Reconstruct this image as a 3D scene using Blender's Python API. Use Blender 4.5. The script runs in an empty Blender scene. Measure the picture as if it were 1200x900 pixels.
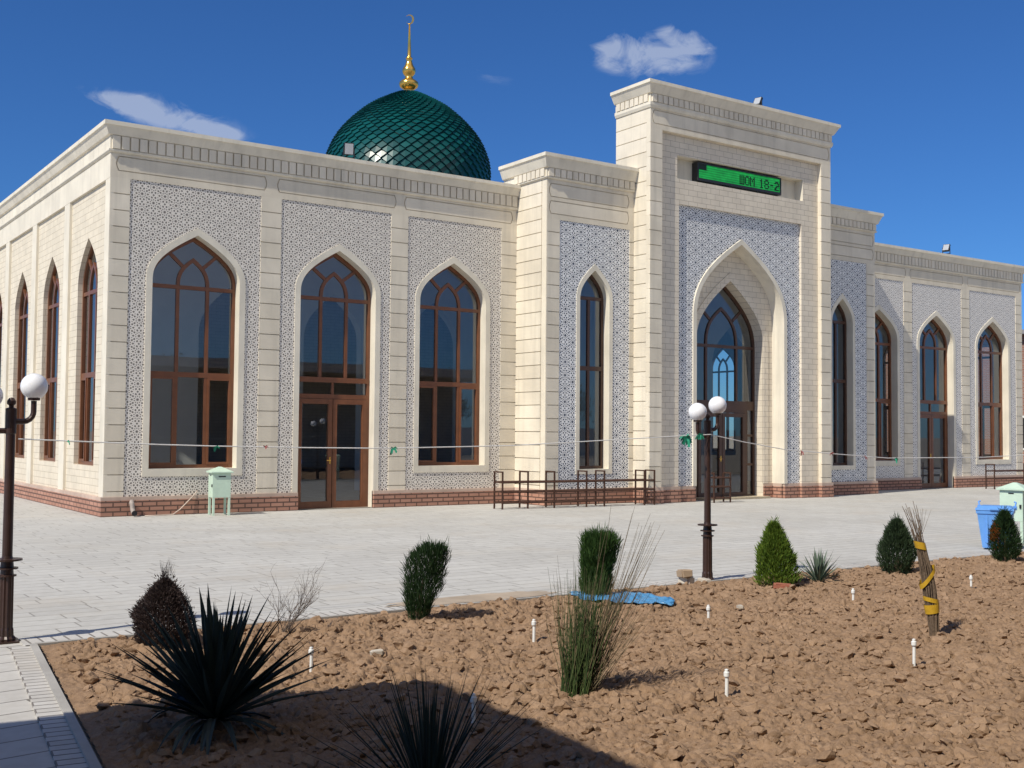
import bpy, bmesh, math, random
import numpy as np
from mathutils import Vector, Matrix
from mathutils.geometry import tessellate_polygon
R = math.radians
sc = bpy.context.scene
COL = sc.collection

# ------------------------------------------------------------------ materials
def new_mat(name):
    m = bpy.data.materials.new(name); m.use_nodes = True
    nt = m.node_tree
    return m, nt, nt.nodes['Principled BSDF']
def nd(nt, t, **kw):
    n = nt.nodes.new(t)
    for k, v in kw.items(): setattr(n, k, v)
    return n
def mth(nt, op, a, b=None, c=None):
    n = nt.nodes.new('ShaderNodeMath'); n.operation = op
    for i, x in enumerate((a, b, c)):
        if x is None: continue
        if isinstance(x, (int, float)): n.inputs[i].default_value = x
        else: nt.links.new(x, n.inputs[i])
    return n.outputs[0]
def mixc(nt, fac, a, b, mode='MIX'):
    n = nt.nodes.new('ShaderNodeMix'); n.data_type = 'RGBA'; n.blend_type = mode
    for s, x in ((n.inputs['Factor'], fac), (n.inputs[6], a), (n.inputs[7], b)):
        if isinstance(x, (int, float)): s.default_value = x
        elif isinstance(x, tuple): s.default_value = x if len(x) == 4 else (*x, 1)
        else: nt.links.new(x, s)
    return n.outputs[2]
def objco(nt):
    return nd(nt, 'ShaderNodeTexCoord').outputs['Object']
def noise(nt, vec, scale, detail=4, rough=.55):
    n = nd(nt, 'ShaderNodeTexNoise'); n.inputs['Scale'].default_value = scale
    n.inputs['Detail'].default_value = detail; n.inputs['Roughness'].default_value = rough
    nt.links.new(vec, n.inputs['Vector'])
    return n.outputs['Fac']
def ramp(nt, fac, stops):
    n = nd(nt, 'ShaderNodeValToRGB'); e = n.color_ramp.elements
    while len(e) < len(stops): e.new(.5)
    for i, (p, c) in enumerate(stops):
        e[i].position = p; e[i].color = (*c, 1)
    nt.links.new(fac, n.inputs['Fac'])
    return n.outputs['Color']
def bump(nt, b, h, strength=.4, dist=.01):
    n = nd(nt, 'ShaderNodeBump'); n.inputs['Strength'].default_value = strength
    n.inputs['Distance'].default_value = dist
    nt.links.new(h, n.inputs['Height']); nt.links.new(n.outputs['Normal'], b.inputs['Normal'])
    return n
def wallvec(nt):
    s = nd(nt, 'ShaderNodeSeparateXYZ'); nt.links.new(objco(nt), s.inputs[0])
    u = mth(nt, 'ADD', s.outputs[0], s.outputs[1])
    c = nd(nt, 'ShaderNodeCombineXYZ'); nt.links.new(u, c.inputs[0]); nt.links.new(s.outputs[2], c.inputs[1])
    return c.outputs[0], u, s.outputs[2]

def m_stone(name, col, var=.06, rough=.75):
    m, nt, b = new_mat(name); o = objco(nt)
    n1 = noise(nt, o, 1.3, 5); n2 = noise(nt, o, 45, 3)
    dark = tuple(c * (1 - var * 2.2) for c in col); lite = tuple(min(1, c * (1 + var)) for c in col)
    c = ramp(nt, n1, [(.3, dark), (.7, lite)])
    # rain streaks and dust: stretched noise
    mp = nd(nt, 'ShaderNodeMapping'); mp.inputs['Scale'].default_value = (5, 5, .35); nt.links.new(o, mp.inputs[0])
    st = noise(nt, mp.outputs[0], 1.0, 4)
    c = mixc(nt, mth(nt, 'MULTIPLY', mth(nt, 'SMOOTH_MIN', mth(nt, 'MAXIMUM', mth(nt, 'SUBTRACT', st, .50), 0), .25, .05), 1.8), c, tuple(x * .64 for x in col))
    g = nd(nt, 'ShaderNodeNewGeometry')
    c = mixc(nt, 1.0, c, ramp(nt, g.outputs['Random Per Island'], [(0, (.90, .89, .87)), (.5, (.97, .97, .96)), (1, (1, 1, 1))]), 'MULTIPLY')
    nt.links.new(c, b.inputs['Base Color']); b.inputs['Roughness'].default_value = rough
    bump(nt, b, n2, .25, .004)
    return m
def m_brick(name, c1, c2, mort, w, h, ms=.012, bs=.5, rough=.85, off=.5):
    m, nt, b = new_mat(name); v, u, z = wallvec(nt)
    t = nd(nt, 'ShaderNodeTexBrick'); nt.links.new(v, t.inputs['Vector'])
    t.inputs['Color1'].default_value = (*c1, 1); t.inputs['Color2'].default_value = (*c2, 1); t.inputs['Mortar'].default_value = (*mort, 1)
    t.inputs['Scale'].default_value = 1; t.inputs['Mortar Size'].default_value = ms; t.inputs['Mortar Smooth'].default_value = .15
    t.inputs['Brick Width'].default_value = w; t.inputs['Row Height'].default_value = h; t.offset = off
    o = objco(nt); n = noise(nt, o, 2.2, 5)
    c = mixc(nt, .35, t.outputs['Color'], ramp(nt, n, [(.3, (.55, .55, .55)), (.72, (1, 1, 1))]), 'MULTIPLY')
    nt.links.new(c, b.inputs['Base Color']); b.inputs['Roughness'].default_value = rough
    hgt = mth(nt, 'SUBTRACT', mth(nt, 'MULTIPLY', noise(nt, o, 60, 2), .15), t.outputs['Fac'])
    bump(nt, b, hgt, bs, .012)
    return m
def m_carve(name, face, hole, px, pz, N, rings, star, bs=.6):
    """pierced geometric screen: rosettes on a centred lattice, each a star ringed by kite-shaped holes"""
    m, nt, b = new_mat(name); v, u, z = wallvec(nt)
    def cell(du, dz):
        a = mth(nt, 'SUBTRACT', mth(nt, 'FLOORED_MODULO', mth(nt, 'ADD', u, du), px), px / 2)
        c = mth(nt, 'SUBTRACT', mth(nt, 'FLOORED_MODULO', mth(nt, 'ADD', z, dz), pz), pz / 2)
        return a, c, mth(nt, 'SQRT', mth(nt, 'ADD', mth(nt, 'MULTIPLY', a, a), mth(nt, 'MULTIPLY', c, c)))
    a1, c1, r1 = cell(50, 50); a2, c2, r2 = cell(50 + px / 2, 50 + pz / 2)
    near = mth(nt, 'LESS_THAN', r1, r2)
    def pick(p, q):
        n = nd(nt, 'ShaderNodeMix'); n.data_type = 'FLOAT'
        nt.links.new(near, n.inputs[0]); nt.links.new(q, n.inputs[2]); nt.links.new(p, n.inputs[3])
        return n.outputs[0]
    a = pick(a1, a2); c = pick(c1, c2); r = mth(nt, 'MINIMUM', r1, r2)
    th = mth(nt, 'ARCTAN2', c, a)
    wob = mth(nt, 'COSINE', mth(nt, 'MULTIPLY', th, N))
    best = mth(nt, 'DIVIDE', r, mth(nt, 'ADD', star, mth(nt, 'MULTIPLY', wob, star * .3)))
    for rad, dr, da, ph in rings:
        t = mth(nt, 'ADD', mth(nt, 'MULTIPLY', th, N / (2 * math.pi)), ph + 20)
        f = mth(nt, 'ABSOLUTE', mth(nt, 'SUBTRACT', mth(nt, 'FRACT', t), .5))
        arc = mth(nt, 'MULTIPLY', mth(nt, 'MULTIPLY', f, 2 * math.pi / N), r)
        q = mth(nt, 'SUBTRACT', r, rad)
        rr = mth(nt, 'ABSOLUTE', q)
        # kite: wider on the outer side
        wd = mth(nt, 'MAXIMUM', mth(nt, 'ADD', da, mth(nt, 'MULTIPLY', q, .35)), .002)
        e = mth(nt, 'ADD', mth(nt, 'DIVIDE', rr, dr), mth(nt, 'DIVIDE', arc, wd))
        best = mth(nt, 'MINIMUM', best, e)
    mr = nd(nt, 'ShaderNodeMapRange'); nt.links.new(best, mr.inputs[0])
    mr.inputs[1].default_value = .9; mr.inputs[2].default_value = 1.12
    o = objco(nt); n1 = noise(nt, o, 3, 4)
    fc = ramp(nt, n1, [(.3, tuple(x * .9 for x in face)), (.7, face)])
    col = mixc(nt, mr.outputs[0], hole, fc)
    nt.links.new(col, b.inputs['Base Color']); b.inputs['Roughness'].default_value = .7
    if bs: bump(nt, b, mr.outputs[0], bs, .012)
    return m
def m_plain(name, col, rough=.5, metal=0, var=.12, scale=6, bs=0):
    m, nt, b = new_mat(name); o = objco(nt); n = noise(nt, o, scale, 4)
    c = ramp(nt, n, [(.3, tuple(x * (1 - var) for x in col)), (.7, tuple(min(1, x * (1 + var)) for x in col))])
    nt.links.new(c, b.inputs['Base Color']); b.inputs['Roughness'].default_value = rough; b.inputs['Metallic'].default_value = metal
    if bs: bump(nt, b, noise(nt, o, scale * 12, 3), bs, .004)
    return m
def m_leaf(name, c1, c2, c3=None, scale=14, trans=.25):
    m, nt, b = new_mat(name)
    g = nd(nt, 'ShaderNodeNewGeometry')
    n = noise(nt, objco(nt), scale, 3)
    r = mth(nt, 'ADD', mth(nt, 'MULTIPLY', g.outputs['Random Per Island'], .6), mth(nt, 'MULTIPLY', n, .5))
    st = [(.25, c1), (.8, c2)]
    if c3: st = [(.2, c1), (.62, c2), (.95, c3)]
    c = ramp(nt, r, st)
    nt.links.new(c, b.inputs['Base Color']); b.inputs['Roughness'].default_value = .7; b.inputs['Specular IOR Level'].default_value = .2
    tr = nd(nt, 'ShaderNodeBsdfTranslucent'); nt.links.new(c, tr.inputs[0])
    mx = nd(nt, 'ShaderNodeMixShader'); mx.inputs[0].default_value = trans
    nt.links.new(b.outputs[0], mx.inputs[1]); nt.links.new(tr.outputs[0], mx.inputs[2])
    nt.links.new(mx.outputs[0], nt.nodes['Material Output'].inputs[0])
    return m
def m_glass(name, tint=(.84, .87, .87), add=.125):
    m, nt, b = new_mat(name)
    g = nd(nt, 'ShaderNodeNewGeometry'); dt = nd(nt, 'ShaderNodeVectorMath', operation='DOT_PRODUCT')
    nt.links.new(g.outputs['True Normal'], dt.inputs[0]); nt.links.new(g.outputs['Incoming'], dt.inputs[1])
    ci = mth(nt, 'SUBTRACT', 1.0, mth(nt, 'ABSOLUTE', dt.outputs['Value']))
    refl = mth(nt, 'ADD', add, mth(nt, 'MULTIPLY', mth(nt, 'POWER', ci, 4.5), .85))
    tr = nd(nt, 'ShaderNodeBsdfTransparent'); tr.inputs[0].default_value = (*tint, 1)
    gl = nd(nt, 'ShaderNodeBsdfGlossy'); gl.inputs['Roughness'].default_value = .004; gl.inputs[0].default_value = (.92, .95, 1, 1)
    # faint pane waviness so reflections are not ruler straight
    bp = nd(nt, 'ShaderNodeBump'); bp.inputs['Strength'].default_value = .03; bp.inputs['Distance'].default_value = .02
    nt.links.new(noise(nt, objco(nt), 1.1, 1), bp.inputs['Height']); nt.links.new(bp.outputs[0], gl.inputs['Normal'])
    mx = nd(nt, 'ShaderNodeMixShader'); nt.links.new(refl, mx.inputs[0])
    nt.links.new(tr.outputs[0], mx.inputs[1]); nt.links.new(gl.outputs[0], mx.inputs[2])
    nt.links.new(mx.outputs[0], nt.nodes['Material Output'].inputs[0])
    return m
def m_paving(name, bw, bh, c1, c2, joint, ms, rot=0.0):
    m, nt, b = new_mat(name); o = objco(nt)
    mp = nd(nt, 'ShaderNodeMapping'); mp.inputs['Rotation'].default_value = (0, 0, rot); nt.links.new(o, mp.inputs[0])
    t = nd(nt, 'ShaderNodeTexBrick'); nt.links.new(mp.outputs[0], t.inputs['Vector'])
    t.inputs['Color1'].default_value = (*c1, 1); t.inputs['Color2'].default_value = (*c2, 1); t.inputs['Mortar'].default_value = (*joint, 1)
    t.inputs['Scale'].default_value = 1; t.inputs['Mortar Size'].default_value = ms; t.inputs['Mortar Smooth'].default_value = .2
    t.inputs['Brick Width'].default_value = bw; t.inputs['Row Height'].default_value = bh; t.offset = .37; t.squash = 1.35; t.squash_frequency = 3
    n = noise(nt, o, .35, 6, .6); n2 = noise(nt, o, 9, 4)
    c = mixc(nt, .6, t.outputs['Color'], ramp(nt, n, [(.3, (.78, .77, .75)), (.68, (1, 1, 1))]), 'MULTIPLY')
    c = mixc(nt, .35, c, ramp(nt, n2, [(.35, (.75, .73, .7)), (.6, (1, 1, 1))]), 'MULTIPLY')
    sand = nd(nt, 'ShaderNodeMapRange'); nt.links.new(noise(nt, o, .55, 7, .68), sand.inputs[0]); sand.inputs[1].default_value = .52; sand.inputs[2].default_value = .78
    c = mixc(nt, mth(nt, 'MULTIPLY', sand.outputs[0], .55), c, (.47, .41, .33))
    spots = nd(nt, 'ShaderNodeMapRange'); nt.links.new(noise(nt, o, 3.1, 5, .7), spots.inputs[0]); spots.inputs[1].default_value = .66; spots.inputs[2].default_value = .74
    c = mixc(nt, mth(nt, 'MULTIPLY', spots.outputs[0], .30), c, (.30, .28, .25))
    nt.links.new(c, b.inputs['Base Color']); b.inputs['Roughness'].default_value = .8
    h = mth(nt, 'SUBTRACT', mth(nt, 'MULTIPLY', noise(nt, o, 40, 3), .25), t.outputs['Fac'])
    bump(nt, b, h, .5, .008)
    return m

CREAM = m_stone('cream_stone', (.785, .71, .583))
CREAM2 = m_stone('cream_trim', (.785, .725, .61))
LBRICK = m_brick('cream_brick', (.77, .69, .555), (.735, .66, .53), (.54, .47, .36), .44, .150, .007, .5)
PBRICK = m_brick('portal_brick', (.80, .715, .585), (.765, .68, .56), (.45, .39, .31), .33, .155, .006, .4)
PLINTH = m_brick('plinth_brick', (.42, .21, .145), (.50, .27, .195), (.14, .08, .06), .30, .098, .016, .6)
PLCAP = m_stone('plinth_cap', (.58, .44, .36), .1)
RINGS = [(.068, .019, .0135, 0), (.118, .028, .0225, .5), (.166, .027, .0235, 0), (.21, .026, .022, .5)]
CARVE_W = m_carve('carved_screen', (.81, .755, .68), (.15, .13, .115), .485, .335, 10, RINGS, .027, 0)
CARVE_B = m_carve('blue_carved_screen', (.84, .84, .84), (.030, .042, .075), .485, .335, 10, [(r_, a_ * 1.04, b_ * 1.06, c_) for r_, a_, b_, c_ in RINGS], .034, 0)
CARVE_R = m_carve('pale_relief_screen', (.84, .81, .77), (.24, .22, .21), .46, .325, 10, RINGS, .027, .06)
FRAME = m_plain('brown_frame', (.18, .068, .03), .35, 0, .16, 5)
FRAMED = m_plain('dark_brown_frame', (.085, .04, .024), .35, 0, .16, 5)
GLASS = m_glass('window_glass')
INNER = m_plain('white_plaster', (.78, .77, .75), .9, 0, .04, 2)
CARPET = m_plain('carpet', (.34, .30, .25), .95, 0, .15, 3)
ROOFM = m_plain('roof_felt', (.25, .25, .25), .9)
GOLD = m_plain('gold_paint', (.83, .50, .12), .24, .9, .06, 3)
STEEL = m_plain('rusty_steel', (.075, .034, .021), .6, .3, .3, 30)
LAMPM = m_plain('brown_lamp_paint', (.045, .022, .016), .38, .1, .2, 12)
MINT = m_plain('mint_paint', (.54, .69, .56), .45, 0, .06, 8)
DARK = m_plain('dark_slot', (.012, .012, .014), .6)
BLUEP = m_plain('blue_plastic', (.13, .33, .74), .4, 0, .06, 8)
WHITEP = m_plain('white_plastic', (.78, .78, .76), .4, 0, .05, 20)
BLACKP = m_plain('black_plastic', (.02, .02, .022), .45)

m, nt, b = new_mat('opal_globe'); b.inputs['Base Color'].default_value = (.86, .86, .88, 1); b.inputs['Roughness'].default_value = .12
b.inputs['Subsurface Weight'].default_value = .25; b.inputs['Subsurface Radius'].default_value = (.05, .05, .05)
bump(nt, b, noise(nt, objco(nt), 2, 1), .02, .01); OPAL = m
m, nt, b = new_mat('green_dome_tile'); o = objco(nt); g = nd(nt, 'ShaderNodeNewGeometry')
nt.links.new(ramp(nt, mth(nt, 'ADD', mth(nt, 'MULTIPLY', g.outputs['Random Per Island'], .6), mth(nt, 'MULTIPLY', noise(nt, o, 1.2, 3), .4)),
    [(.2, (.002, .050, .053)), (.8, (.005, .086, .086))]), b.inputs['Base Color'])
b.inputs['Roughness'].default_value = .3; b.inputs['Specular IOR Level'].default_value = .4; DOMEM = m
m, nt, b = new_mat('dome_joint'); b.inputs['Base Color'].default_value = (.003, .02, .018, 1); b.inputs['Roughness'].default_value = .5; DOMEJ = m
m, nt, b = new_mat('led_green'); b.inputs['Base Color'].default_value = (.0, .05, .01, 1)
o = objco(nt); s = nd(nt, 'ShaderNodeSeparateXYZ'); nt.links.new(o, s.inputs[0])
w1 = mth(nt, 'SINE', mth(nt, 'MULTIPLY', s.outputs[2], 98)); 
nz = noise(nt, o, 5, 3)
ln = mth(nt, 'ADD', mth(nt, 'MULTIPLY', w1, .25), mth(nt, 'ADD', mth(nt, 'MULTIPLY', nz, 1.0), .25))
b.inputs['Emission Color'].default_value = (.015, .62, .10, 1); nt.links.new(mth(nt, 'MULTIPLY', ln, .55), b.inputs['Emission Strength']); LEDG = m
m, nt, b = new_mat('led_dark'); b.inputs['Base Color'].default_value = (.004, .02, .012, 1); b.inputs['Roughness'].default_value = .6; LEDD = m

PAVE = m_paving('plaza_paving', .62, .27, (.57, .56, .53), (.515, .505, .48), (.31, .295, .27), .009)
PATHM = m_paving('path_paving', .52, .33, (.60, .58, .545), (.54, .52, .49), (.20, .185, .165), .010, R(-7.4))
KERBM = m_paving('kerb_paving', .105, 2.0, (.60, .58, .55), (.53, .51, .48), (.22, .2, .18), .010)
m, nt, b = new_mat('tilled_soil'); o = objco(nt)
n1 = noise(nt, o, 2.0, 5, .6); n2 = noise(nt, o, 28, 5, .65); n3 = noise(nt, o, 120, 3, .6)
gg = nd(nt, 'ShaderNodeNewGeometry')
mixn = mth(nt, 'ADD', mth(nt, 'ADD', mth(nt, 'MULTIPLY', n1, .35), mth(nt, 'MULTIPLY', n2, .50)), mth(nt, 'MULTIPLY', gg.outputs['Random Per Island'], .15))
c = ramp(nt, mixn, [(.3, (.185, .118, .072)), (.5, (.290, .190, .120)), (.72, (.385, .262, .172))])
nt.links.new(c, b.inputs['Base Color']); b.inputs['Roughness'].default_value = .95; b.inputs['Specular IOR Level'].default_value = .15
bump(nt, b, mth(nt, 'ADD', mth(nt, 'MULTIPLY', n2, 1.0), mth(nt, 'MULTIPLY', n3, .5)), .7, .014); SOIL = m
m, nt, b = new_mat('dry_ground'); o = objco(nt)
nt.links.new(ramp(nt, noise(nt, o, .3, 6, .65), [(.3, (.26, .22, .165)), (.7, (.36, .31, .24))]), b.inputs['Base Color']); b.inputs['Roughness'].default_value = .95
bump(nt, b, noise(nt, o, 8, 5), .4, .03); GROUND = m
RED_BR = m_brick('red_house_brick', (.36, .15, .09), (.30, .12, .075), (.35, .3, .26), .26, .085, .012, .5)

# ------------------------------------------------------------------ mesh builder
class MB:
    def __init__(s): s.v = []; s.f = []; s.m = []; s.mi = 0
    def quad(s, *p):
        n = len(s.v); s.v += [tuple(q) for q in p]; s.f.append(tuple(range(n, n + len(p)))); s.m.append(s.mi)
    def box(s, x0, x1, y0, y1, z0, z1, M=None):
        n = len(s.v)
        P = [(x, y, z) for x in (x0, x1) for y in (y0, y1) for z in (z0, z1)]
        if M is not None: P = [tuple(M @ Vector(p)) for p in P]
        s.v += P
        for q in ((0, 1, 3, 2), (4, 6, 7, 5), (0, 4, 5, 1), (2, 3, 7, 6), (0, 2, 6, 4), (1, 5, 7, 3)):
            s.f.append(tuple(n + k for k in q)); s.m.append(s.mi)
    def tube(s, pts, rad, n=8, caps=True):
        pts = [Vector(p) for p in pts]
        if not isinstance(rad, (list, tuple)): rad = [rad] * len(pts)
        base = len(s.v); ref = None
        for i, p in enumerate(pts):
            d = (pts[min(i + 1, len(pts) - 1)] - pts[max(i - 1, 0)]).normalized()
            if ref is None:
                ref = Vector((0, 0, 1)) if abs(d.z) < .9 else Vector((1, 0, 0))
            a = (ref - d * ref.dot(d)).normalized(); ref = a; bb = d.cross(a)
            for k in range(n):
                t = 2 * math.pi * k / n
                s.v.append(tuple(p + (a * math.cos(t) + bb * math.sin(t)) * rad[i]))
        for i in range(len(pts) - 1):
            for k in range(n):
                k2 = (k + 1) % n
                s.f.append((base + i * n + k, base + i * n + k2, base + (i + 1) * n + k2, base + (i + 1) * n + k)); s.m.append(s.mi)
        if caps and n > 2:
            s.f.append(tuple(base + k for k in range(n))[::-1]); s.m.append(s.mi)
            e = base + (len(pts) - 1) * n
            s.f.append(tuple(e + k for k in range(n))); s.m.append(s.mi)
    def lathe(s, prof, n=24, c=(0, 0, 0), flute=0):
        base = len(s.v)
        for r, z in prof:
            for k in range(n):
                t = 2 * math.pi * k / n
                rr = r * (1 - (flute if k % 2 else 0))
                s.v.append((c[0] + rr * math.cos(t), c[1] + rr * math.sin(t), c[2] + z))
        for i in range(len(prof) - 1):
            for k in range(n):
                k2 = (k + 1) % n
                s.f.append((base + i * n + k, base + i * n + k2, base + (i + 1) * n + k2, base + (i + 1) * n + k)); s.m.append(s.mi)
        s.f.append(tuple(base + k for k in range(n))[::-1]); s.m.append(s.mi)
        e = base + (len(prof) - 1) * n
        s.f.append(tuple(e + k for k in range(n))); s.m.append(s.mi)
    def tess(s, loops, fn):
        """filled flat polygon with holes; loops of (u,z); fn maps (u,z)->xyz"""
        L = [[Vector((u, z, 0)) for u, z in lp] for lp in loops]
        flat = [p for lp in loops for p in lp]
        n = len(s.v); s.v += [tuple(fn(u, z)) for u, z in flat]
        for t in tessellate_polygon(L):
            s.f.append(tuple(n + k for k in t)); s.m.append(s.mi)
    def strip(s, A, B, close=False):
        """faces between two xyz polylines of equal count"""
        n = len(s.v); N = len(A); s.v += [tuple(p) for p in A] + [tuple(p) for p in B]
        for i in range(N if close else N - 1):
            j = (i + 1) % N
            s.f.append((n + i, n + j, n + N + j, n + N + i)); s.m.append(s.mi)
    def prism(s, A, B, y0, y1, close=False):
        """solid ribbon in the xz plane between 2d polylines A and B, from depth y0 to y1"""
        f = lambda L, y: [(p[0], y, p[1]) for p in L]
        s.strip(f(A, y0), f(B, y0), close); s.strip(f(A, y1), f(B, y1), close)
        s.strip(f(A, y0), f(A, y1), close); s.strip(f(B, y0), f(B, y1), close)
        if not close:
            for k in (0, -1):
                s.quad((A[k][0], y0, A[k][1]), (B[k][0], y0, B[k][1]), (B[k][0], y1, B[k][1]), (A[k][0], y1, A[k][1]))
    def bar(s, p, q, w, y0, y1):
        d = Vector((q[0] - p[0], q[1] - p[1])); d.normalize(); nx, nz = -d.y * w / 2, d.x * w / 2
        s.prism([(p[0] + nx, p[1] + nz), (q[0] + nx, q[1] + nz)], [(p[0] - nx, p[1] - nz), (q[0] - nx, q[1] - nz)], y0, y1)
    def build(s, name, mats, parent=None, smooth=False, loc=None, recalc=True, merge=0):
        me = bpy.data.meshes.new(name); me.from_pydata(s.v, [], s.f)
        if not isinstance(mats, (list, tuple)): mats = [mats]
        for m_ in mats: me.materials.append(m_)
        if len(mats) > 1: me.polygons.foreach_set('material_index', s.m)
        if recalc or merge:
            bm = bmesh.new(); bm.from_mesh(me)
            if merge: bmesh.ops.remove_doubles(bm, verts=bm.verts, dist=merge)
            if recalc: bmesh.ops.recalc_face_normals(bm, faces=bm.faces)
            bm.to_mesh(me); bm.free()
        if smooth: me.polygons.foreach_set('use_smooth', [True] * len(me.polygons))
        ob = bpy.data.objects.new(name, me); COL.objects.link(ob)
        if parent is not None: ob.parent = parent
        if loc is not None: ob.location = loc
        return ob
def tag(o, label=None, cat=None, group=None, kind=None):
    for k, v in (('label', label), ('category', cat), ('group', group), ('kind', kind)):
        if v: o[k] = v
    return o
def thing(name, label, cat, loc=(0, 0, 0), rz=0, group=None):
    o = bpy.data.objects.new(name, None); COL.objects.link(o); o.location = loc; o.rotation_euler = (0, 0, rz)
    o.empty_display_size = .3
    return tag(o, label, cat, group)
def dup(root, loc, rz=None, label=None):
    r = root.copy(); COL.objects.link(r); r.location = loc
    if rz is not None: r.rotation_euler = (0, 0, rz)
    if label: r['label'] = label
    for ch in list(root.children):
        c = ch.copy(); COL.objects.link(c); c.parent = r
        for g in list(ch.children):
            d = g.copy(); COL.objects.link(d); d.parent = c
    return r

# ------------------------------------------------------------------ mosque geometry helpers
def bez(p0, p1, p2, p3, t):
    k = 1 - t
    return tuple(k ** 3 * a + 3 * k * k * t * b_ + 3 * k * t * t * c_ + t ** 3 * d for a, b_, c_, d in zip(p0, p1, p2, p3))
def outline(cx, w, z0, zs, za, n=12, full=0.0):
    """pointed arch: bottom left -> apex -> bottom right"""
    h = za - zs
    right = [bez((w, zs), (w, zs + (.30 + full) * h), (.85 * w, zs + (.55 + full) * h), (0, za), i / n) for i in range(n + 1)]
    left = [(-x, z) for x, z in right]
    pts = [(-w, z0)] + left + right[::-1][1:] + [(w, z0)]
    return [(cx + x, z) for x, z in pts]
XR = 33.506; XC = 16.753; XL = 10.328; XP = 13.203
YA = -1.305; YP = -1.947
front = lambda Y0: (lambda u, d, z: (u, Y0 - d, z))
leftw = lambda X0: (lambda u, d, z: (X0 - d, u, z))
rightw = lambda X0: (lambda u, d, z: (X0 + d, u, z))
ROOT = (16.753, 12, 0)
mosque = thing('mosque', 'cream stone mosque with carved screens, arched windows, tall portal and green tiled dome', 'mosque', ROOT)
OFF = (-ROOT[0], -ROOT[1], 0)
def part(mb, name, mat, **kw): return mb.build(name, mat, mosque, loc=OFF, **kw)
def ubox(mb, F, u0, u1, d0, d1, z0, z1):
    a = F(u0, d0, z0); b_ = F(u1, d1, z1)
    mb.box(min(a[0], b_[0]), max(a[0], b_[0]), min(a[1], b_[1]), max(a[1], b_[1]), z0, z1)
def blocks(mb, F, u0, u1, z0, z1, step, d=0.0, thick=.06, gap=.020):
    """coursed stone facing with open joints"""
    ubox(mb, F, u0 + .004, u1 - .004, d - thick, d - .035, z0, z1)
    z = z1
    while z > z0 + .03:
        b_ = max(z0, z - step)
        ubox(mb, F, u0, u1, d - thick + .002, d, b_ + (gap if b_ > z0 else 0), z); z = b_
def surround(mb, F, inner, outer, d_panel, d_face, d_in, door):
    g = lambda L, d: [F(u, d, z) for u, z in L]
    cl = not door
    mb.strip(g(inner, d_face), g(outer, d_face), cl)
    mb.strip(g(outer, d_face), g(outer, d_panel - .01), cl)
    mb.strip(g(inner, d_face), g(inner, d_in), cl)
def pierced(mb, F, u0, u1, z0, z1, hole, d, door):
    if door:
        lp = [[(u0, z0)] + hole + [(u1, z0), (u1, z1), (u0, z1)]]
    else:
        lp = [[(u0, z0), (u1, z0), (u1, z1), (u0, z1)], hole]
    mb.tess(lp, lambda u, z: F(u, d, z))
def groove_frieze(mb, F, u0, u1, z0, z1, panels, d=0.0):
    """flat stone band with sunk grooves drawing long panels with bowed ends"""
    def loop(a, b_, c, e, ins):
        a += ins; b_ -= ins; c += ins; e -= ins; L = []
        h = (e - c); bow = h * .16
        for k in range(7):
            t = k / 6; L.append((b_ + bow * math.sin(math.pi * t), c + h * t))
        for k in range(7):
            t = k / 6; L.append((a - bow * math.sin(math.pi * t), e - h * t))
        return L
    holes = [loop(a, b_, c, e, 0) for a, b_, c, e in panels]; ins = [loop(a, b_, c, e, .021) for a, b_, c, e in panels]
    mb.tess([[(u0, z0), (u1, z0), (u1, z1), (u0, z1)]] + holes, lambda u, z: F(u, d, z))
    for H, I in zip(holes, ins):
        mb.strip([F(u, d, z) for u, z in H], [F(u, d - .03, z) for u, z in H], True)
        mb.tess([I], lambda u, z: F(u, d - .002, z))
        mb.strip([F(u, d - .002, z) for u, z in I], [F(u, d - .03, z) for u, z in I], True)
    mb.quad(F(u0, d - .03, z0), F(u1, d - .03, z0), F(u1, d - .03, z1), F(u0, d - .03, z1))
    mb.quad(F(u0, d, z0), F(u1, d, z0), F(u1, d - .03, z0), F(u0, d - .03, z0))
    for u in (u0, u1): mb.quad(F(u, d, z0), F(u, d, z1), F(u, d - .03, z1), F(u, d - .03, z0))
def sweep(mb, path, prof, caps=True):
    """path: xy points with the outside on the left-hand normal side given by (dy,-dx)"""
    N = len(path); nor = []
    for i in range(N - 1):
        dx, dy = path[i + 1][0] - path[i][0], path[i + 1][1] - path[i][1]; L = math.hypot(dx, dy)
        nor.append((dy / L, -dx / L))
    rings = []
    for i, p in enumerate(path):
        if i == 0: n = nor[0]; k = 1
        elif i == N - 1: n = nor[-1]; k = 1
        else:
            a, b_ = nor[i - 1], nor[i]; n = (a[0] + b_[0], a[1] + b_[1]); k = 1 / (1 + a[0] * b_[0] + a[1] * b_[1])
        rings.append([(p[0] + n[0] * k * o, p[1] + n[1] * k * o, z) for o, z in prof])
    for A, B in zip(rings, rings[1:]): mb.strip(A, B)
    if caps:
        for r_ in (rings[0], rings[-1]): mb.quad(*r_)
def cornice(path, top, zf, zd, zb, e, name, dent, roofz):
    mb = MB()
    prof = [(-.32, roofz), (-.32, top), (e, top), (e, top - .085), (e - .025, top - .095), (e - .04, top - .12), (.075, zf + .012), (.045, zf),
            (.02, zf - .004), (.02, zd), (.055, zd - .006), (.055, zd - (zd - zb) * .55), (.025, zb), (-.05, zb)]
    sweep(mb, path, prof)
    ob = part(mb, name, CREAM2)
    mb = MB()
    for F, u0, u1 in dent:
        n = max(1, int(round((u1 - u0) / .186))); s_ = (u1 - u0) / n
        for k in range(n):
            ubox(mb, F, u0 + k * s_ + .017, u0 + (k + 1) * s_ - .017, .0, .072, zd + .004, zf - .006)
    if mb.v: part(mb, 'dentil_course', CREAM)
    return ob

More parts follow.
